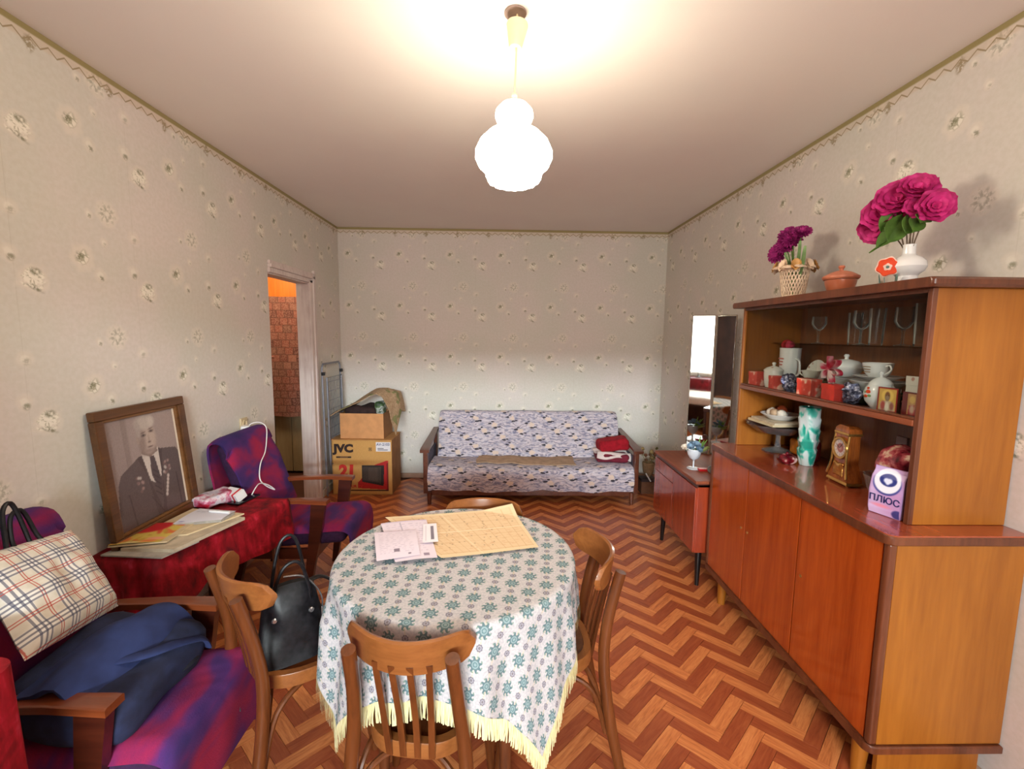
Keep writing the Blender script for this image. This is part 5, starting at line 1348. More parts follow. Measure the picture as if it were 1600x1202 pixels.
mag_m = M('magenta_petals', .65); mag_m.color(mag_m.mix(mag_m.noise(mag_m.coord(), 26, 2).st(.3, .7), rgb(170, 14, 92), rgb(214, 52, 136))); mag_m = mag_m.m
pe = thing('magenta_peonies', 'magenta artificial peonies with green leaves in the white porcelain vase', 'flowers', (1.420, 1.585, ZT + .105))
for k, (x, y, z, r, tl) in enumerate(((-.03, .118, .118, .062, (-.5, -.2, -.25)), (-.02, .048, .200, .074, (-.6, -.6, .35)), (.0, -.008, .222, .062, (-.4, -.7, .5)), (-.045, .082, .160, .064, (-.7, -.5, .1)), (.0, -.080, .142, .058, (-.4, -.8, .1)), (-.01, -.040, .152, .052, (-.6, -.6, .4)), (.01, .02, .165, .06, (-.6, -.7, .2)))):
    bloom(pe, (x, y, z), r, 7, k + 11, mag_m, tl, 4, .8)
    o = B(); tube(o, [(.0 + .008 * math.cos(k), .008 * math.sin(k), -.03), (x * .3, y * .35, z * .5), (x, y, z)], .0022, 6, k=4); fin(o, 'stem', plain('brown_wire', rgb(104, 84, 66), .6), pe)
for p, q, w in (((-.01, .03, .110), (-.05, .075, .035), .032), ((-.02, .02, .135), (-.06, .030, .045), .040), ((-.01, -.01, .130), (-.05, -.030, .060), .030), ((-.01, -.05, .115), (-.05, -.085, .085), .026), ((-.03, .05, .06), (-.06, .100, .022), .010), ((-.02, .035, .16), (-.06, .06, .09), .032), ((-.01, -.03, .12), (-.05, -.06, .06), .028)): leafblade(pe, p, q, w, grn[1])

# ================================================================ behind the glass: china on the shelf
ZS = shz + .0225
pat = M('flowered_porcelain', .15, coat=.4)
c = pat.coord(); v1 = pat.voro(c, 26, 'F1'); nn = pat.noise(c, 60, 2)
pat.color(pat.mix((1.0 - (v1 + (nn - .5) * .25).st(.10, .22)) * .75, rgb(230, 226, 218), rgb(178, 104, 92))); pat = pat.m
redc = M('red_floral_card', .5); redc.color(redc.ramp(redc.noise(redc.coord(), 22, 2), (.42, rgb(214, 66, 50)), (.5, rgb(226, 84, 66)), (.58, rgb(240, 190, 168)))); redc = redc.m
foil = M('crinkled_foil', .25, metal=.6); n_ = foil.noise(foil.coord(), 60, 3, .7); foil.color(foil.ramp(n_, (.35, rgb(40, 42, 64)), (.5, rgb(96, 98, 130)), (.65, rgb(214, 214, 236)))); foil.bump(n_, .8, .008); foil = foil.m
def mkbox(name, label, cat, x, y, w, d, h, mat, z=ZS, rz=0, group=None, edge=None):
    t = thing(name, label, cat, (x, y, z), rz, group)
    o = B(); bx(o, -d / 2, d / 2, -w / 2, w / 2, 0, h, bev=.002); fin(o, 'carton', mat, t)
    o = B(); bx(o, -d / 2 - .0012, d / 2 + .0012, -w / 2 - .0012, w / 2 + .0012, h * .74, h + .001, bev=.001); fin(o, 'lid', edge or mat, t)
    return t
mkbox('gift_box', 'small red patterned gift box at the far left end of the china shelf', 'box', 1.372, 2.385, .065, .05, .075, redc, rz=8)
mkbox('gift_box', 'small red gift box between the lidded sugar bowl and the dark foil sweet', 'box', 1.365, 2.200, .055, .05, .068, redc, rz=-10)
mkbox('gift_box', 'red and pink gift box behind the overlap of the two glass panes', 'box', 1.355, 1.945, .085, .05, .078, redc, rz=4)
mkbox('gift_box', 'plain red gift box below the pink ribbon bow', 'box', 1.355, 1.790, .085, .055, .070, plain('plain_red_card', rgb(218, 60, 48), .5), rz=-6)
def lidded(name, label, cat, x, y, z, k, prof, lid, mat, spout=False, handles=0):
    t = thing(name, label, cat, (x, y, z), 0)
    o = B(); lathe(o, [(r * k, zz * k) for r, zz in prof], 36); fin(o, 'body', mat, t)
    o = B(); lathe(o, [(r * k, zz * k) for r, zz in lid], 36); fin(o, 'lid', mat, t)
    for s in (range(handles) if handles else ()):
        sg = 1 if s == 0 else -1
        r0 = max(r for r, _ in prof) * k
        o = B(); tube(o, [(0, sg * r0 * .92, .66 * prof[-4][1] * k + .01), (0, sg * (r0 + .018), .62 * prof[-4][1] * k + .012), (0, sg * (r0 + .016), .36 * prof[-4][1] * k), (0, sg * r0 * .92, .28 * prof[-4][1] * k)], .0035, 8, k=5); fin(o, 'handle', mat, t)
    return t
lidded('sugar_bowl', 'white lidded sugar bowl with faint flowers beside the far gift boxes', 'bowl', 1.405, 2.292, ZS, 1.0, [(.001, 0), (.034, 0), (.036, .005), (.042, .03), (.045, .07), (.044, .088), (.040, .088), (.040, .03), (.001, .006)], [(.001, .086), (.047, .086), (.046, .092), (.032, .104), (.012, .111), (.006, .113), (.006, .118), (.010, .125), (.007, .131), (.001, .132)], pat, handles=2)
tm = thing('tall_mug', 'tall white mug with faint red lettering holding red sweets at the back of the shelf', 'mug', (1.520, 2.345, ZS), 0)
o = B(); lathe(o, [(.001, .0), (.044, .0), (.046, .004), (.050, .20), (.053, .205), (.049, .205), (.045, .01), (.001, .008)], 36); fin(o, 'body', porc, tm)
o = B(); tube(o, [(0, -.048, .15), (0, -.078, .135), (0, -.080, .075), (0, -.048, .06)], .005, 8, k=5); fin(o, 'handle', porc, tm)
for k in range(3): o = B(); bx(o, -.0492, -.0485 + .002, .0 - .02 + .004 * k, .022 - .004 * k, .145 - k * .016, .152 - k * .016); fin(o, 'red_print', plain('faint_red_print', rgb(196, 110, 100), .4), tm)
for k, (y, r) in enumerate(((.022, .026), (-.018, .022), (.0, .02))):
    o = B(); bmesh.ops.create_icosphere(o, subdivisions=2, radius=r, matrix=T(1.512 - .008 * k, 2.345 + y, ZS + .222)); lump(o, .006, 50, k)
    tag(fin(o, 'wrapped_sweet', [plain('red_wrapper', rgb(190, 34, 40), .35), plain('pink_wrapper', rgb(206, 60, 90), .35), plain('dark_red_wrapper', rgb(150, 24, 34), .35)][k]), ('largest red wrapped sweet showing over the tall mug', 'pink wrapped sweet at the right in the mouth of the tall mug', 'dark red wrapped sweet at the front in the mouth of the tall mug')[k], 'sweet')
pt = thing('display_plate', 'round flowered plate propped upright behind the teacup at the back of the shelf', 'plate', (1.560, 2.185, ZS + .078), 0)
o = B(); lathe(o, [(.001, .0), (.045, .0), (.070, .010), (.072, .013), (.045, .004), (.001, .004)], 40, mat=RY(-78)); fin(o, 'plate', pat, pt)
o = B(); bx(o, -.01, .02, -.03, .03, -.078, -.060, bev=.002); fin(o, 'stand', dark_edge, pt)
def cup(name, label, x, y, z, k, mat, hdl=-1):
    t = thing(name, label, 'cup', (x, y, z), 0)
    o = B(); lathe(o, [(.001, 0), (.022 * k, 0), (.024 * k, .004), (.036 * k, .018 * k), (.043 * k, .045 * k), (.044 * k, .052 * k), (.041 * k, .052 * k), (.034 * k, .02 * k), (.001, .008)], 36); fin(o, 'bowl', mat, t)
    o = B(); tube(o, [(-.008, hdl * .040 * k, .042 * k), (-.012, hdl * .060 * k, .046 * k), (-.013, hdl * .066 * k, .03 * k), (-.006, hdl * .036 * k, .015 * k)], .0034, 8, k=6); fin(o, 'handle', mat, t)
    return t
def saucer(name, label, x, y, z, r, mat, cat='saucer', deep=.014, group=None):
    o = B(); lathe(o, [(.001, 0), (r * .55, 0), (r * .6, .003), (r * .98, deep), (r, deep + .002), (r * .97, deep + .003), (r * .58, .006), (.001, .005)], 40)
    t = fin(o, name, mat); t.location = (x, y, z); return tag(t, label, cat, group)
cup('teacup', 'gilt flowered teacup lying before the propped plate', 1.490, 2.130, ZS + .056, .9, pat, 1)
mkbox('tea_carton', 'dull green carton under the flowered teacup', 'box', 1.490, 2.120, .10, .08, .055, plain('olive_card', rgb(120, 116, 88), .6), z=ZS)
for x, y, s, lb in ((1.362, 2.085, 1.0, 'far dark foil-wrapped sweet, left of the pane overlap on the shelf'), (1.368, 1.716, .95, 'near dark foil-wrapped sweet beside the round teapot')):
    o = B(); bmesh.ops.create_icosphere(o, subdivisions=3, radius=.038 * s, matrix=T(x, y, ZS + .046 * s) @ Matrix.Diagonal((.8, 1.0, 1.15, 1))); lump(o, .022, 46, x * 9)
    for v in o.verts: v.co.z = max(v.co.z, ZS + .0005)
    tag(fin(o, 'foil_sweet', foil, angle=25), lb, 'sweet')
rib = thing('ribbon_bow', 'pink and white ribbon bow with hanging tails behind the glass panes', 'bow', (1.372, 1.830, ZS + .13), 0)
pinkr = M('pink_ribbon', .3, coat=.3); pinkr.color(pinkr.ramp(pinkr.noise(pinkr.coord(), 20, 1), (.4, rgb(206, 40, 70)), (.5, rgb(226, 110, 130)), (.6, rgb(240, 214, 210)))); pinkr = pinkr.m
for k in range(6):
    a = k * 1.05 + .3
    o = B(); patch(o, lambda u, v: (-.018 * math.sin(math.pi * v) + (u - .5) * .026, math.cos(a) * .052 * math.sin(math.pi * v) + .012 * math.cos(2 * math.pi * v), math.sin(a) * .050 * math.sin(math.pi * v) + .012 * math.sin(2 * math.pi * v)), 4, 14, .001); fin(o, 'loop', pinkr, rib)
for s in (-1, .2):
    o = B(); patch(o, lambda u, v: (-.01 + (u - .5) * .006, s * .03 * v + (u - .5) * .022, -.01 - .098 * v), 3, 8, .001); fin(o, 'tail', porc, rib)
saucer('serving_dish', 'deep white dish stacked on the pale green plates at the middle of the shelf', 1.490, 1.915, ZS + .058, .078, porc, 'dish', .03)
saucer('green_plate', 'pale green plate at the bottom of the middle stack of dishes', 1.490, 1.915, ZS, .095, plain('pale_green_china', rgb(186, 192, 160), .25, .03), 'plate', .02)
saucer('cream_plate', 'cream plate in the middle of the stack of dishes behind the ribbon', 1.490, 1.915, ZS + .028, .085, plain('cream_china', rgb(222, 212, 186), .25, .03), 'plate', .02)
lidded('covered_bowl', 'white covered bowl on top of the middle stack of dishes', 'bowl', 1.490, 1.915, ZS + .093, 1.0, [(.001, 0), (.035, 0), (.040, .004), (.060, .024), (.064, .040), (.060, .044), (.058, .04), (.036, .01), (.001, .006)], [(.001, .044), (.062, .044), (.060, .054), (.045, .068), (.018, .075), (.008, .076), (.007, .082), (.011, .090), (.007, .097), (.001, .098)], porc)
saucer('dinner_plate', 'white dinner plate with a green band at the bottom of the right stack', 1.475, 1.725, ZS, .098, plain('green_band_china', rgb(70, 116, 92), .25, .05), 'plate', .045)
saucer('soup_plate', 'white soup plate under the gilt white cup', 1.475, 1.725, ZS + .050, .092, porc, 'plate', .040)
saucer('saucer', 'white saucer directly under the gilt white cup', 1.475, 1.725, ZS + .096, .082, porc, 'saucer', .014)
gc = cup('white_cup', 'white cup with gilt lines on the right stack of plates', 1.470, 1.725, ZS + .104, 1.15, porc, -1)
for k in range(3):
    o = B(); tube(o, [(-.049 - .0 * k, .012 - .035, .045 - k * .010), (-.0505, .0, .045 - k * .010), (-.044, .024, .044 - k * .010)], .0014, 5); fin(o, 'gilt_line', brass, gc)
tpot = lidded('teapot', 'round white teapot with orange flowers at the right of the china shelf', 'teapot', 1.405, 1.628, ZS, 1.0, [(.001, 0), (.034, 0), (.038, .004), (.062, .028), (.070, .055), (.062, .080), (.046, .094), (.040, .092), (.05, .07), (.05, .03), (.001, .008)], [(.001, .090), (.052, .092), (.050, .099), (.034, .112), (.014, .120), (.007, .121), (.006, .126), (.011, .134), (.007, .141), (.001, .142)], porc)
for ch in tpot.children: ch.data.transform(Matrix.Diagonal((.74, .70, .96, 1)))
for k, (a, z, r, cc) in enumerate(((205, .062, .010, orr), (196, .046, .008, orr), (212, .048, .007, grn[0]), (190, .060, .006, grn[0]), (200, .075, .006, orr), (186, .044, .007, brass))):
    o = B(); aa = math.radians(a - 20); rr = .0515 - abs(z - .053) * .25
    bmesh.ops.create_icosphere(o, subdivisions=2, radius=1.0, matrix=T(rr * math.cos(aa), rr * math.sin(aa), z) @ RZ(a - 20) @ Matrix.Diagonal((.0025, r, r * .8, 1))); fin(o, 'painted_flower', cc, tpot)
o = B(); tube(o, [(.01, -.040, .03), (.01, -.060, .05), (.01, -.068, .078)], [.010, .008, .006], 10, k=4); fin(o, 'spout', porc, tpot)
def icon(name, label, x, y, z, w, h, cv, rz):
    t = thing(name, label, 'picture', (x, y, z), rz)
    o = B(); bx(o, .001, .010, -w / 2, w / 2, 0, h, bev=.001); fin(o, 'board', dark_edge, t)
    print_mesh('painted_face', cv, lambda u, v: (-.0005, w / 2 - u * w, v * h), t, .35, .3)
    return t
cv = Canvas(36, 44, (158, 40, 42)); cv.rect(.08, .92, .06, .94, (206, 168, 86)); cv.ell(.5, .66, .30, .26, (232, 196, 106), .1); cv.poly([(.1, .06), (.16, .36), (.36, .46), (.64, .46), (.84, .36), (.9, .06)], (196, 176, 150)); cv.ell(.3, .25, .12, .18, (176, 80, 76), .3); cv.ell(.5, .2, .10, .2, (226, 216, 200), .3); cv.ell(.74, .25, .10, .16, (150, 90, 80), .3)
cv.ell(.5, .64, .13, .19, (128, 84, 56), .15); cv.ell(.5, .57, .11, .11, (150, 128, 108), .3); cv.ell(.45, .67, .02, .015, (50, 32, 24)); cv.ell(.56, .67, .02, .015, (50, 32, 24)); cv.rect(0, .06, 0, 1, (150, 36, 38)); cv.rect(.94, 1, 0, 1, (150, 36, 38))
icon('icon', 'small painted icon of a bearded saint with a golden halo before the teapot', 1.362, 1.545, ZS, .074, .086, cv, 6)
cv = Canvas(26, 44, (110, 34, 36)); cv.rect(.4, .95, .05, .95, (196, 150, 96)); cv.ell(.7, .7, .2, .16, (222, 186, 110), .2); cv.poly([(.45, .05), (.5, .45), (.9, .5), (.95, .05)], (170, 60, 66)); cv.ell(.72, .3, .16, .2, (206, 178, 160), .4)
icon('icon', 'narrower dark red icon standing right of the golden saint icon', 1.365, 1.462, ZS, .058, .080, cv, -4)
cl_ = mkbox('patterned_card', 'white card with dark sprigs standing behind the icons', 'card', 1.470, 1.535, .095, .012, .125, pat, z=ZS, rz=10)
pt2 = thing('straw_plate', 'round tan straw plate propped at the near end of the shelf', 'plate', (1.505, 1.408, ZS + .1175), 0)
o = B(); lathe(o, [(.001, .0), (.06, .0), (.112, .012), (.114, .016), (.06, .005), (.001, .005)], 40, mat=RX(-84)); fin(o, 'plate', plain('tan_straw', rgb(196, 150, 96), .7, .1, 60), pt2)
o = B(); bx(o, -.02, .02, -.02, .02, -.12, -.10, bev=.002); fin(o, 'stand', dark_edge, pt2)
# glasses on the glass shelf
def thin_glass(name, tint, blend):
    m = pane_mat(); m.name = name
    for n in m.node_tree.nodes:
        if n.type == 'LAYER_WEIGHT': n.inputs[0].default_value = blend
        if n.type == 'BSDF_TRANSPARENT': n.inputs[0].default_value = tint
    return m
thin = thin_glass('thin_clear_glass', (.975, .98, .98, 1), .22)
for n in thin.node_tree.nodes:
    if n.type == 'BSDF_GLOSSY':
        rim = thin.node_tree.nodes.new('ShaderNodeBsdfDiffuse'); rim.inputs[0].default_value = (.75, .77, .76, 1)  # pale diffuse mixed into the edges imitates glints on the glasses
        blend = thin.node_tree.nodes.new('ShaderNodeMixShader'); blend.inputs[0].default_value = .45
        mxn = [q for q in thin.node_tree.nodes if q.type == 'MIX_SHADER' and q is not blend][0]
        thin.node_tree.links.new(n.outputs[0], blend.inputs[1]); thin.node_tree.links.new(rim.outputs[0], blend.inputs[2]); thin.node_tree.links.new(blend.outputs[0], mxn.inputs[2])
GZ = gsz + .0055
def wine(label, y, x, h, rb, stem, kind):
    t = thing('drinking_glass', label, 'glass', (x, y, GZ), 0, 'glasses on the upper glass shelf')
    if kind == 'tumbler':
        o = B(); lathe(o, [(.001, 0), (rb * .8, 0), (rb * .84, .003), (rb, h), (rb * .95, h), (rb * .8, .008), (.001, .008)], 28); fin(o, 'cup', thin, t)
    else:
        o = B(); lathe(o, [(.001, 0), (rb * .85, 0), (rb * .85, .002), (.006, .006), (.004, .012), (.004, stem), (.008, stem + .006), (.001, stem + .006)], 28); fin(o, 'stem', thin, t)
        o = B(); lathe(o, [(.001, stem + .006), (rb * .6, stem + .016), (rb, stem + .04), (rb * .94, h), (rb * .88, h), (rb * .92, stem + .04), (rb * .5, stem + .020), (.001, stem + .011)], 28); fin(o, 'bowl', thin, t)
gl = [('stemmed', 'far left stemmed glass on the upper glass shelf, alone left of the pane overlap', 2.16, .13), ('tumbler', 'tall tumbler behind the overlap of the two panes on the upper shelf', 1.98, .14), ('stemmed', 'first stemmed glass right of the pane overlap on the upper shelf', 1.90, .145),
      ('stemmed', 'stemmed glass between the two tumblers on the upper shelf', 1.735, .15), ('tumbler', 'tall tumbler left of the middle of the near pane on the upper shelf', 1.82, .15), ('tumbler', 'tallest tumbler near the right end of the upper shelf', 1.655, .16), ('stemmed', 'last stemmed glass at the right end of the upper shelf', 1.52, .14), ('stemmed', 'small wide stemmed glass at the near end beside the side panel', 1.44, .11)]
for k, (kd, lb, y, h) in enumerate(gl): wine(lb, y, 1.53 + (.035 if k % 2 else 0), h, .032 if kd == 'stemmed' else .028, .055, kd)

# ================================================================ the open niche on the counter
ZN = sz1 + .001
cs = thing('cake_stand', 'scalloped smoked glass cake stand at the far end of the open niche', 'stand', (1.470, 2.315, ZN), 0)
smk = M('smoked_glass', .08, rgb(196, 176, 172), trans=.8, ior=1.35); smk = smk.m
o = B(); lathe(o, [(.001, 0), (.070, 0), (.072, .004), (.05, .012), (.016, .022), (.012, .05), (.012, .085), (.020, .095), (.001, .1)], 36, fn=lambda r, z, a: r * (1 + (.04 * math.sin(10 * a) if r > .045 else 0))); fin(o, 'foot', clear, cs)
o = B(); lathe(o, [(.001, .096), (.060, .098), (.110, .106), (.155, .142), (.158, .148), (.150, .147), (.106, .112), (.06, .104), (.001, .102)], 60, fn=lambda r, z, a: r * (1 + (.05 * math.sin(11 * a) if r > .14 else 0))); fin(o, 'dish', smk, cs)
slab('book', 'stack of tan booklets lying on the glass cake stand', 'booklet', [(1.365, 2.20), (1.60, 2.21), (1.595, 2.425), (1.36, 2.42)], ZN + .150, ZN + .162, pap[2])
slab('book', 'upper pale booklet on the cake stand under the white dish', 'booklet', [(1.37, 2.195), (1.60, 2.20), (1.60, 2.41), (1.375, 2.415)], ZN + .1625, ZN + .172, pap[0])
saucer('sweet_dish', 'white dish of wrapped sweets on the booklets in the niche', 1.470, 2.310, ZN + .1725, .095, porc, 'dish', .028)
for k, (dx, dy, r, cc, nm) in enumerate(((-.03, .03, .026, 0, 'left'), (-.035, -.01, .026, 1, 'middle'), (-.02, -.045, .025, 0, 'right'), (.02, .02, .026, 2, 'hind'), (.0, .062, .02, 2, 'leftmost'))):
    o = B(); bmesh.ops.create_icosphere(o, subdivisions=2, radius=r, matrix=T(1.47 + dx, 2.31 + dy, ZN + .205 + (.012 if k == 3 else 0))); lump(o, .007, 45, k + 3)
    tag(fin(o, 'sweet', [plain('white_sweet', rgb(224, 212, 196), .5), plain('brown_sweet', rgb(190, 160, 130), .5), plain('dark_orange_sweet', rgb(150, 64, 34), .4)][cc]), ['pale sweet at the left of the white dish in the niche', 'brownish sweet in the middle of the white dish in the niche', 'pale sweet at the right of the white dish in the niche', 'dark orange sweet at the back of the white dish in the niche', 'small dark orange sweet at the far rim of the white dish'][k], 'sweet')
tvz = M('teal_marbled_glass', .15, coat=.4); c = tvz.coord(); nn = tvz.noise(tvz.scale(c, 1, 1, .55), 17, 2, .5, 1.0)
tvz.color(tvz.ramp(nn, (.40, rgb(34, 150, 132)), (.46, rgb(92, 186, 170)), (.52, rgb(196, 212, 210)), (.7, rgb(206, 214, 216)))); tvz = tvz.m
tv_ = thing('teal_vase', 'tall teal and white marbled glass vase standing in the open niche', 'vase', (1.450, 2.055, ZN), 0)
o = B(); lathe(o, [(.001, 0), (.036, 0), (.040, .008), (.052, .05), (.056, .075), (.048, .085), (.060, .12), (.054, .130), (.060, .17), (.055, .18), (.061, .225), (.056, .235), (.062, .275), (.056, .279), (.05, .2), (.04, .03), (.001, .01)], 40, fn=lambda r, z, a: r * (1 + .07 * math.sin(5 * a + 30 * z))); fin(o, 'body', tvz, tv_)
for ch in tv_.children: ch.data.transform(Matrix.Diagonal((.74, .74, 1, 1)))
gb = M('amber_drink', .1, rgb(216, 130, 30), trans=.4); gb = gb.m
o = B(); soft(o, (1.53, 2.235, ZN + .045), (.06, .08, .085), .02, 3, .008, 20, 1.0); tag(fin(o, 'amber_packet', plain('amber_wrapper', rgb(206, 132, 40), .35, .3, 30)), 'amber yellow packet showing behind the cake stand foot', 'packet')
o = B(); soft(o, (1.52, 2.13, ZN + .055), (.06, .09, .105), .02, 3, .008, 20, 2.0); tag(fin(o, 'maroon_packet', plain('maroon_wrapper', rgb(120, 40, 50), .35, .3, 30)), 'maroon packet between the cake stand and the teal vase', 'packet')
cy = thing('glass_egg', 'small maroon and pink glass ornament before the teal vase', 'ornament', (1.375, 2.085, ZN), 0)
mg_ = M('maroon_glass', .1, coat=.5); mg_.color(mg_.ramp(mg_.noise(mg_.coord(), 22, 2), (.4, rgb(70, 8, 18)), (.52, rgb(120, 20, 32)), (.6, rgb(220, 178, 170)))); mg_ = mg_.m
o = B(); lathe(o, [(.001, 0), (.030, .001), (.042, .012), (.044, .024), (.034, .038), (.014, .045), (.001, .046)], 30); fin(o, 'body', mg_, cy)
o = B(); lathe(o, [(.001, .044), (.006, .045), (.007, .051), (.001, .055)], 12); fin(o, 'knob', mg_, cy)
# mantel clock
gold = plain('gilt_metal', rgb(206, 156, 84), .22, .12, 30, metal=.85)
burl = wood('burl_case', rgb(96, 44, 16), rgb(170, 92, 38), 2, .2, .5, 3)
ck = thing('mantel_clock', 'gilt mantel clock with flared sides and a round dial in the niche', 'clock', (1.430, 1.790, ZN), -4)
def ckring(z, w, d): return [Vector((-d, -w, z)), Vector((-d * .3, -w * 1.05, z)), Vector((d, -w, z)), Vector((d, w, z)), Vector((-d * .3, w * 1.05, z)), Vector((-d, w, z))]
o = B(); loft(o, [ckring(.012, .090, .038), ckring(.03, .088, .037), ckring(.055, .070, .034), ckring(.09, .056, .031), ckring(.15, .056, .030), ckring(.20, .056, .030), ckring(.218, .064, .033), ckring(.232, .060, .031), ckring(.244, .040, .024)]); fin(o, 'case', burl, ck)
o = B(); loft(o, [ckring(.006, .096, .042), ckring(.014, .094, .041), ckring(.018, .088, .038)]); fin(o, 'gilt_base', gold, ck)
o = B(); loft(o, [ckring(.206, .062, .034), ckring(.212, .066, .036), ckring(.218, .062, .034)]); fin(o, 'gilt_moulding', gold, ck)
for s in (-1, 1):
    for q in (-.03, .03):
        o = B(); bmesh.ops.create_icosphere(o, subdivisions=2, radius=.008, matrix=T(q, s * .082, .004)); fin(o, 'foot', gold, ck)
    o = B(); tube(o, [(-.028, s * .062, .205), (-.036, s * .064, .13), (-.038, s * .070, .08), (-.044, s * .090, .03)], .006, 8, k=5); fin(o, 'side_scroll', gold, ck)
o = B(); lathe(o, [(.050, 0), (.058, .004), (.056, .010), (.046, .010), (.046, .004)], 40, ring=True, c=(-.031, 0, .150), mat=RY(-90)); fin(o, 'bezel', gold, ck)
cv = Canvas(48, 48, (196, 176, 160)); cv.ell(.5, .5, .48, .48, (206, 190, 186), .05); cv.ell(.5, .5, .27, .27, (160, 92, 84), .1); cv.ell(.5, .5, .12, .12, (186, 140, 130), .4)
for k in range(12):
    a = math.pi / 6 * k; cv.line(.5 + .34 * math.cos(a), .5 + .34 * math.sin(a), .5 + .43 * math.cos(a), .5 + .43 * math.sin(a), .02, (70, 50, 60), .9)
print_mesh('dial', cv, lambda u, v: (-.0355 + .0015 * (1 if (u - .5) ** 2 + (v - .5) ** 2 < .25 else 1), .046 * (1 - 2 * u) * math.sqrt(max(0, 1 - .5 * (2 * v - 1) ** 2)), .150 + .046 * (2 * v - 1) * math.sqrt(max(0, 1 - .5 * (2 * u - 1) ** 2))), ck, .3, .3)
for ang, L in ((60, .026), (-40, .034)):
    o = B(); a = math.radians(ang); tube(o, [(-.038, 0, .15), (-.038, L * math.sin(a), .15 + L * math.cos(a))], .0012, 5); fin(o, 'hand', blk, ck)
o = B(); lump_ = soft(o, (-.034, 0, .060), (.012, .085, .055), .008, 3, .008, 60, 3.0); fin(o, 'gilt_relief', gold, ck)
for ch in ck.children:
    if ch.name.split('.')[0] not in ('bezel', 'dial', 'hand'): ch.data.transform(Matrix.Diagonal((.8, .66, 1, 1)))
    else: ch.data.transform(T(.0, 0, .150) @ Matrix.Diagonal((.82, .80, .80, 1)) @ T(0, 0, -.150))
# near end of the niche: glass bowl with sweets, purple packet
bw = thing('crystal_bowl', 'clear cut crystal bowl behind the purple packet in the niche', 'bowl', (1.430, 1.590, ZN), 0)
o = B(); lathe(o, [(.001, 0), (.036, 0), (.040, .006), (.056, .04), (.070, .095), (.066, .096), (.052, .042), (.03, .012), (.001, .010)], 40, fn=lambda r, z, a: r * (1 + (.05 * math.sin(12 * a) if z > .08 else .015 * math.sin(16 * a)))); fin(o, 'body', clear, bw)
cd = B(); soft(cd, (1.445, 1.545, ZN + .155), (.09, .16, .085), .03, 5, .028, 16, 3.0)
m = M('dark_pink_wrapper', .2, coat=.3); nn = m.noise(m.coord(), 19, 3, .6); m.color(m.ramp(nn, (.36, rgb(70, 20, 28)), (.48, rgb(140, 40, 56)), (.58, rgb(190, 92, 96)), (.66, rgb(228, 196, 170)))); m.bump(nn, .6, .01)
tag(fin(cd, 'sweet_bag', m.m, angle=30), 'crumpled dark pink bag of sweets lying over the crystal bowl', 'bag')
cd = B(); soft(cd, (1.49, 1.475, ZN + .065), (.07, .09, .13), .02, 4, .008, 16, 7.0)
tag(fin(cd, 'dark_packet', plain('dark_wrapper', rgb(56, 34, 32), .4, .3)), 'dark brown packet behind the purple packet at the near end of the niche', 'packet')
cd = B(); bx(cd, 1.500, 1.512, 1.600, 1.645, ZN + .0, ZN + .235, bev=.001); tag(fin(cd, 'grey_card', plain('grey_lilac_card', rgb(150, 140, 150), .6)), 'grey card standing upright behind the bag of sweets', 'card')
pp_ = thing('milk_packet', 'purple and white packet lettered in dark blue at the near end of the counter', 'packet', (1.326, 1.456, ZN), 0)
pp_.rotation_euler = (0, 0, math.radians(18))
lil = plain('lilac_foil', rgb(172, 134, 178), .35, .1, 20)
o = B()
pr = [(0, .048, .020), (.02, .050, .024), (.08, .051, .024), (.13, .050, .016), (.150, .049, .004), (.164, .049, .002)]
loft(o, [[Vector((-d, -w, z)), Vector((d, -w, z)), Vector((d, w, z)), Vector((-d, w, z))] for z, w, d in pr]); fin(o, 'pouch', lil, pp_, angle=25)
cv = Canvas(56, 84, (196, 164, 204)); cv.rect(0, 1, 0, .18, (206, 176, 216)); cv.ell(.9, .45, .5, .5, (182, 130, 176), .5, .7); cv.rect(0, 1, .55, 1, (176, 150, 196), .4)
cv.ell(.5, .70, .46, .26, (58, 60, 130), .05); cv.ell(.5, .74, .43, .26, (226, 222, 232), .05); cv.ell(.52, .76, .28, .13, (44, 52, 120), .06); cv.ell(.47, .75, .09, .05, (214, 214, 232), .3); cv.ell(.57, .75, .09, .05, (214, 214, 232), .3); cv.ell(.52, .715, .07, .05, (214, 214, 232), .3)
cv.ell(.4, .19, .3, .035, (224, 130, 150), .4, .8); cv.ell(.96, .08, .2, .1, (60, 56, 116), .15)
def pface(u, v):
    z = .002 + v * .160; w = .047
    d = np.interp(z, [p[0] for p in pr], [p[2] for p in pr])
    return (-d - .0012, w * (1 - 2 * u), z)
print_mesh('printed_face', cv, pface, pp_, .35, .2)
text('lettering', 'ПЛЮС', .031, T(-.0262, .0, .054) @ RZ(-90) @ RX(90), plain('navy_ink', rgb(44, 44, 92), .4), pp_, .0004, .95, .0006)
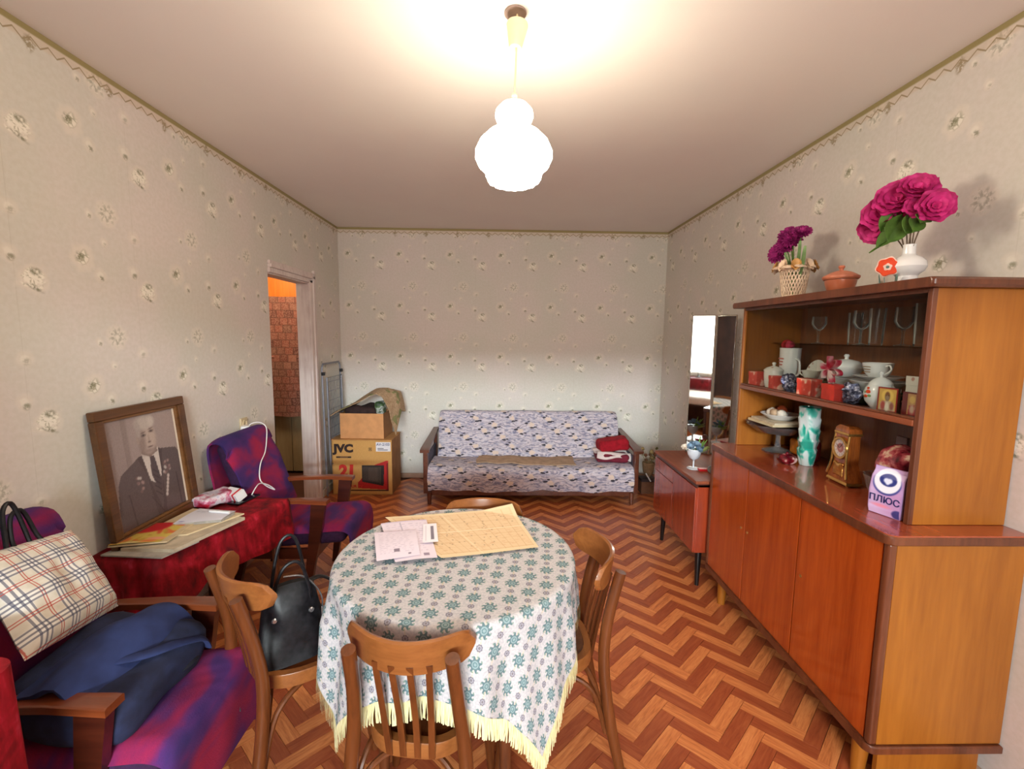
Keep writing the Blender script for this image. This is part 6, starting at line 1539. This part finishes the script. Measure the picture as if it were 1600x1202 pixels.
# ================================================================ behind the photographer: mirrored red table; wardrobe and bed added to fill the reflection
wd = thing('wardrobe', 'dark brown wardrobe added out of view to darken the right leaf of the folding mirror', 'wardrobe', (0, 0, 0))
wdw = plain('dark_wardrobe_stain', rgb(46, 26, 18), .9, .25, 6, spec=.1)
o = B(); bx(o, XL + .01, XL + .50, -1.30, .60, .06, 2.15, bev=.006); fin(o, 'body', wdw, wd)
for y in (-1.29, -.34):
    o = B(); bx(o, XL + .50, XL + .518, y, y + .93, .10, 2.12, bev=.003); fin(o, 'door', wdw, wd)
o = B(); bx(o, XL + .02, XL + .49, -1.29, .59, 0, .06); fin(o, 'plinth', wdw, wd)
bd = thing('bed', 'white covered bed with a dark frame added out of view for the left leaf of the mirror', 'bed', (0, 0, 0))
o = B(); bx(o, -.75, .15, -1.75, -.75, .10, .42, bev=.01); fin(o, 'frame', wdw, bd)
o = B(); soft(o, (-.30, -1.25, .485), (.90, .98, .13), .04, 5, .01, 6, 2.0); fin(o, 'mattress', plain('white_bedsheet', rgb(226, 216, 212), .9, .05), bd)
for x in (-.7, .1):
    for y in (-1.70, -.80):
        o = B(); tube(o, [(x, y, .10), (x, y, 0)], .02, 8); fin(o, 'leg', wdw, bd)
rt = thing('corner_table', 'table under a dark red cloth reflected in the left leaf of the mirror', 'table', (0, 0, 0))
o = B(); bx(o, -.93, -.35, -2.36, -1.90, .72, .745, bev=.004); fin(o, 'tabletop', wdw, rt)
for x in (-.90, -.38):
    for y in (-2.33, -1.93):
        o = B(); tube(o, [(x, y, .72), (x, y, 0)], .018, 8); fin(o, 'leg', wdw, rt)
o = B(); bx(o, -.95, -.33, -2.38, -1.885, .46, .752, bev=.01); tag(fin(o, 'table_cover', velv), 'dark red cloth on the table reflected in the mirror', 'tablecloth')
o = B(); lathe(o, [(.001, .754), (.06, .754), (.055, .765), (.012, .78), (.010, .85), (.03, .86), (.15, .885), (.152, .89), (.02, .87), (.001, .868)], 28, c=(-.64, -2.10, 0)); tag(fin(o, 'fruit_stand', plain('grey_glass', rgb(120, 120, 118), .2)), 'grey footed dish reflected at the top of the red cloth in the mirror', 'dish')
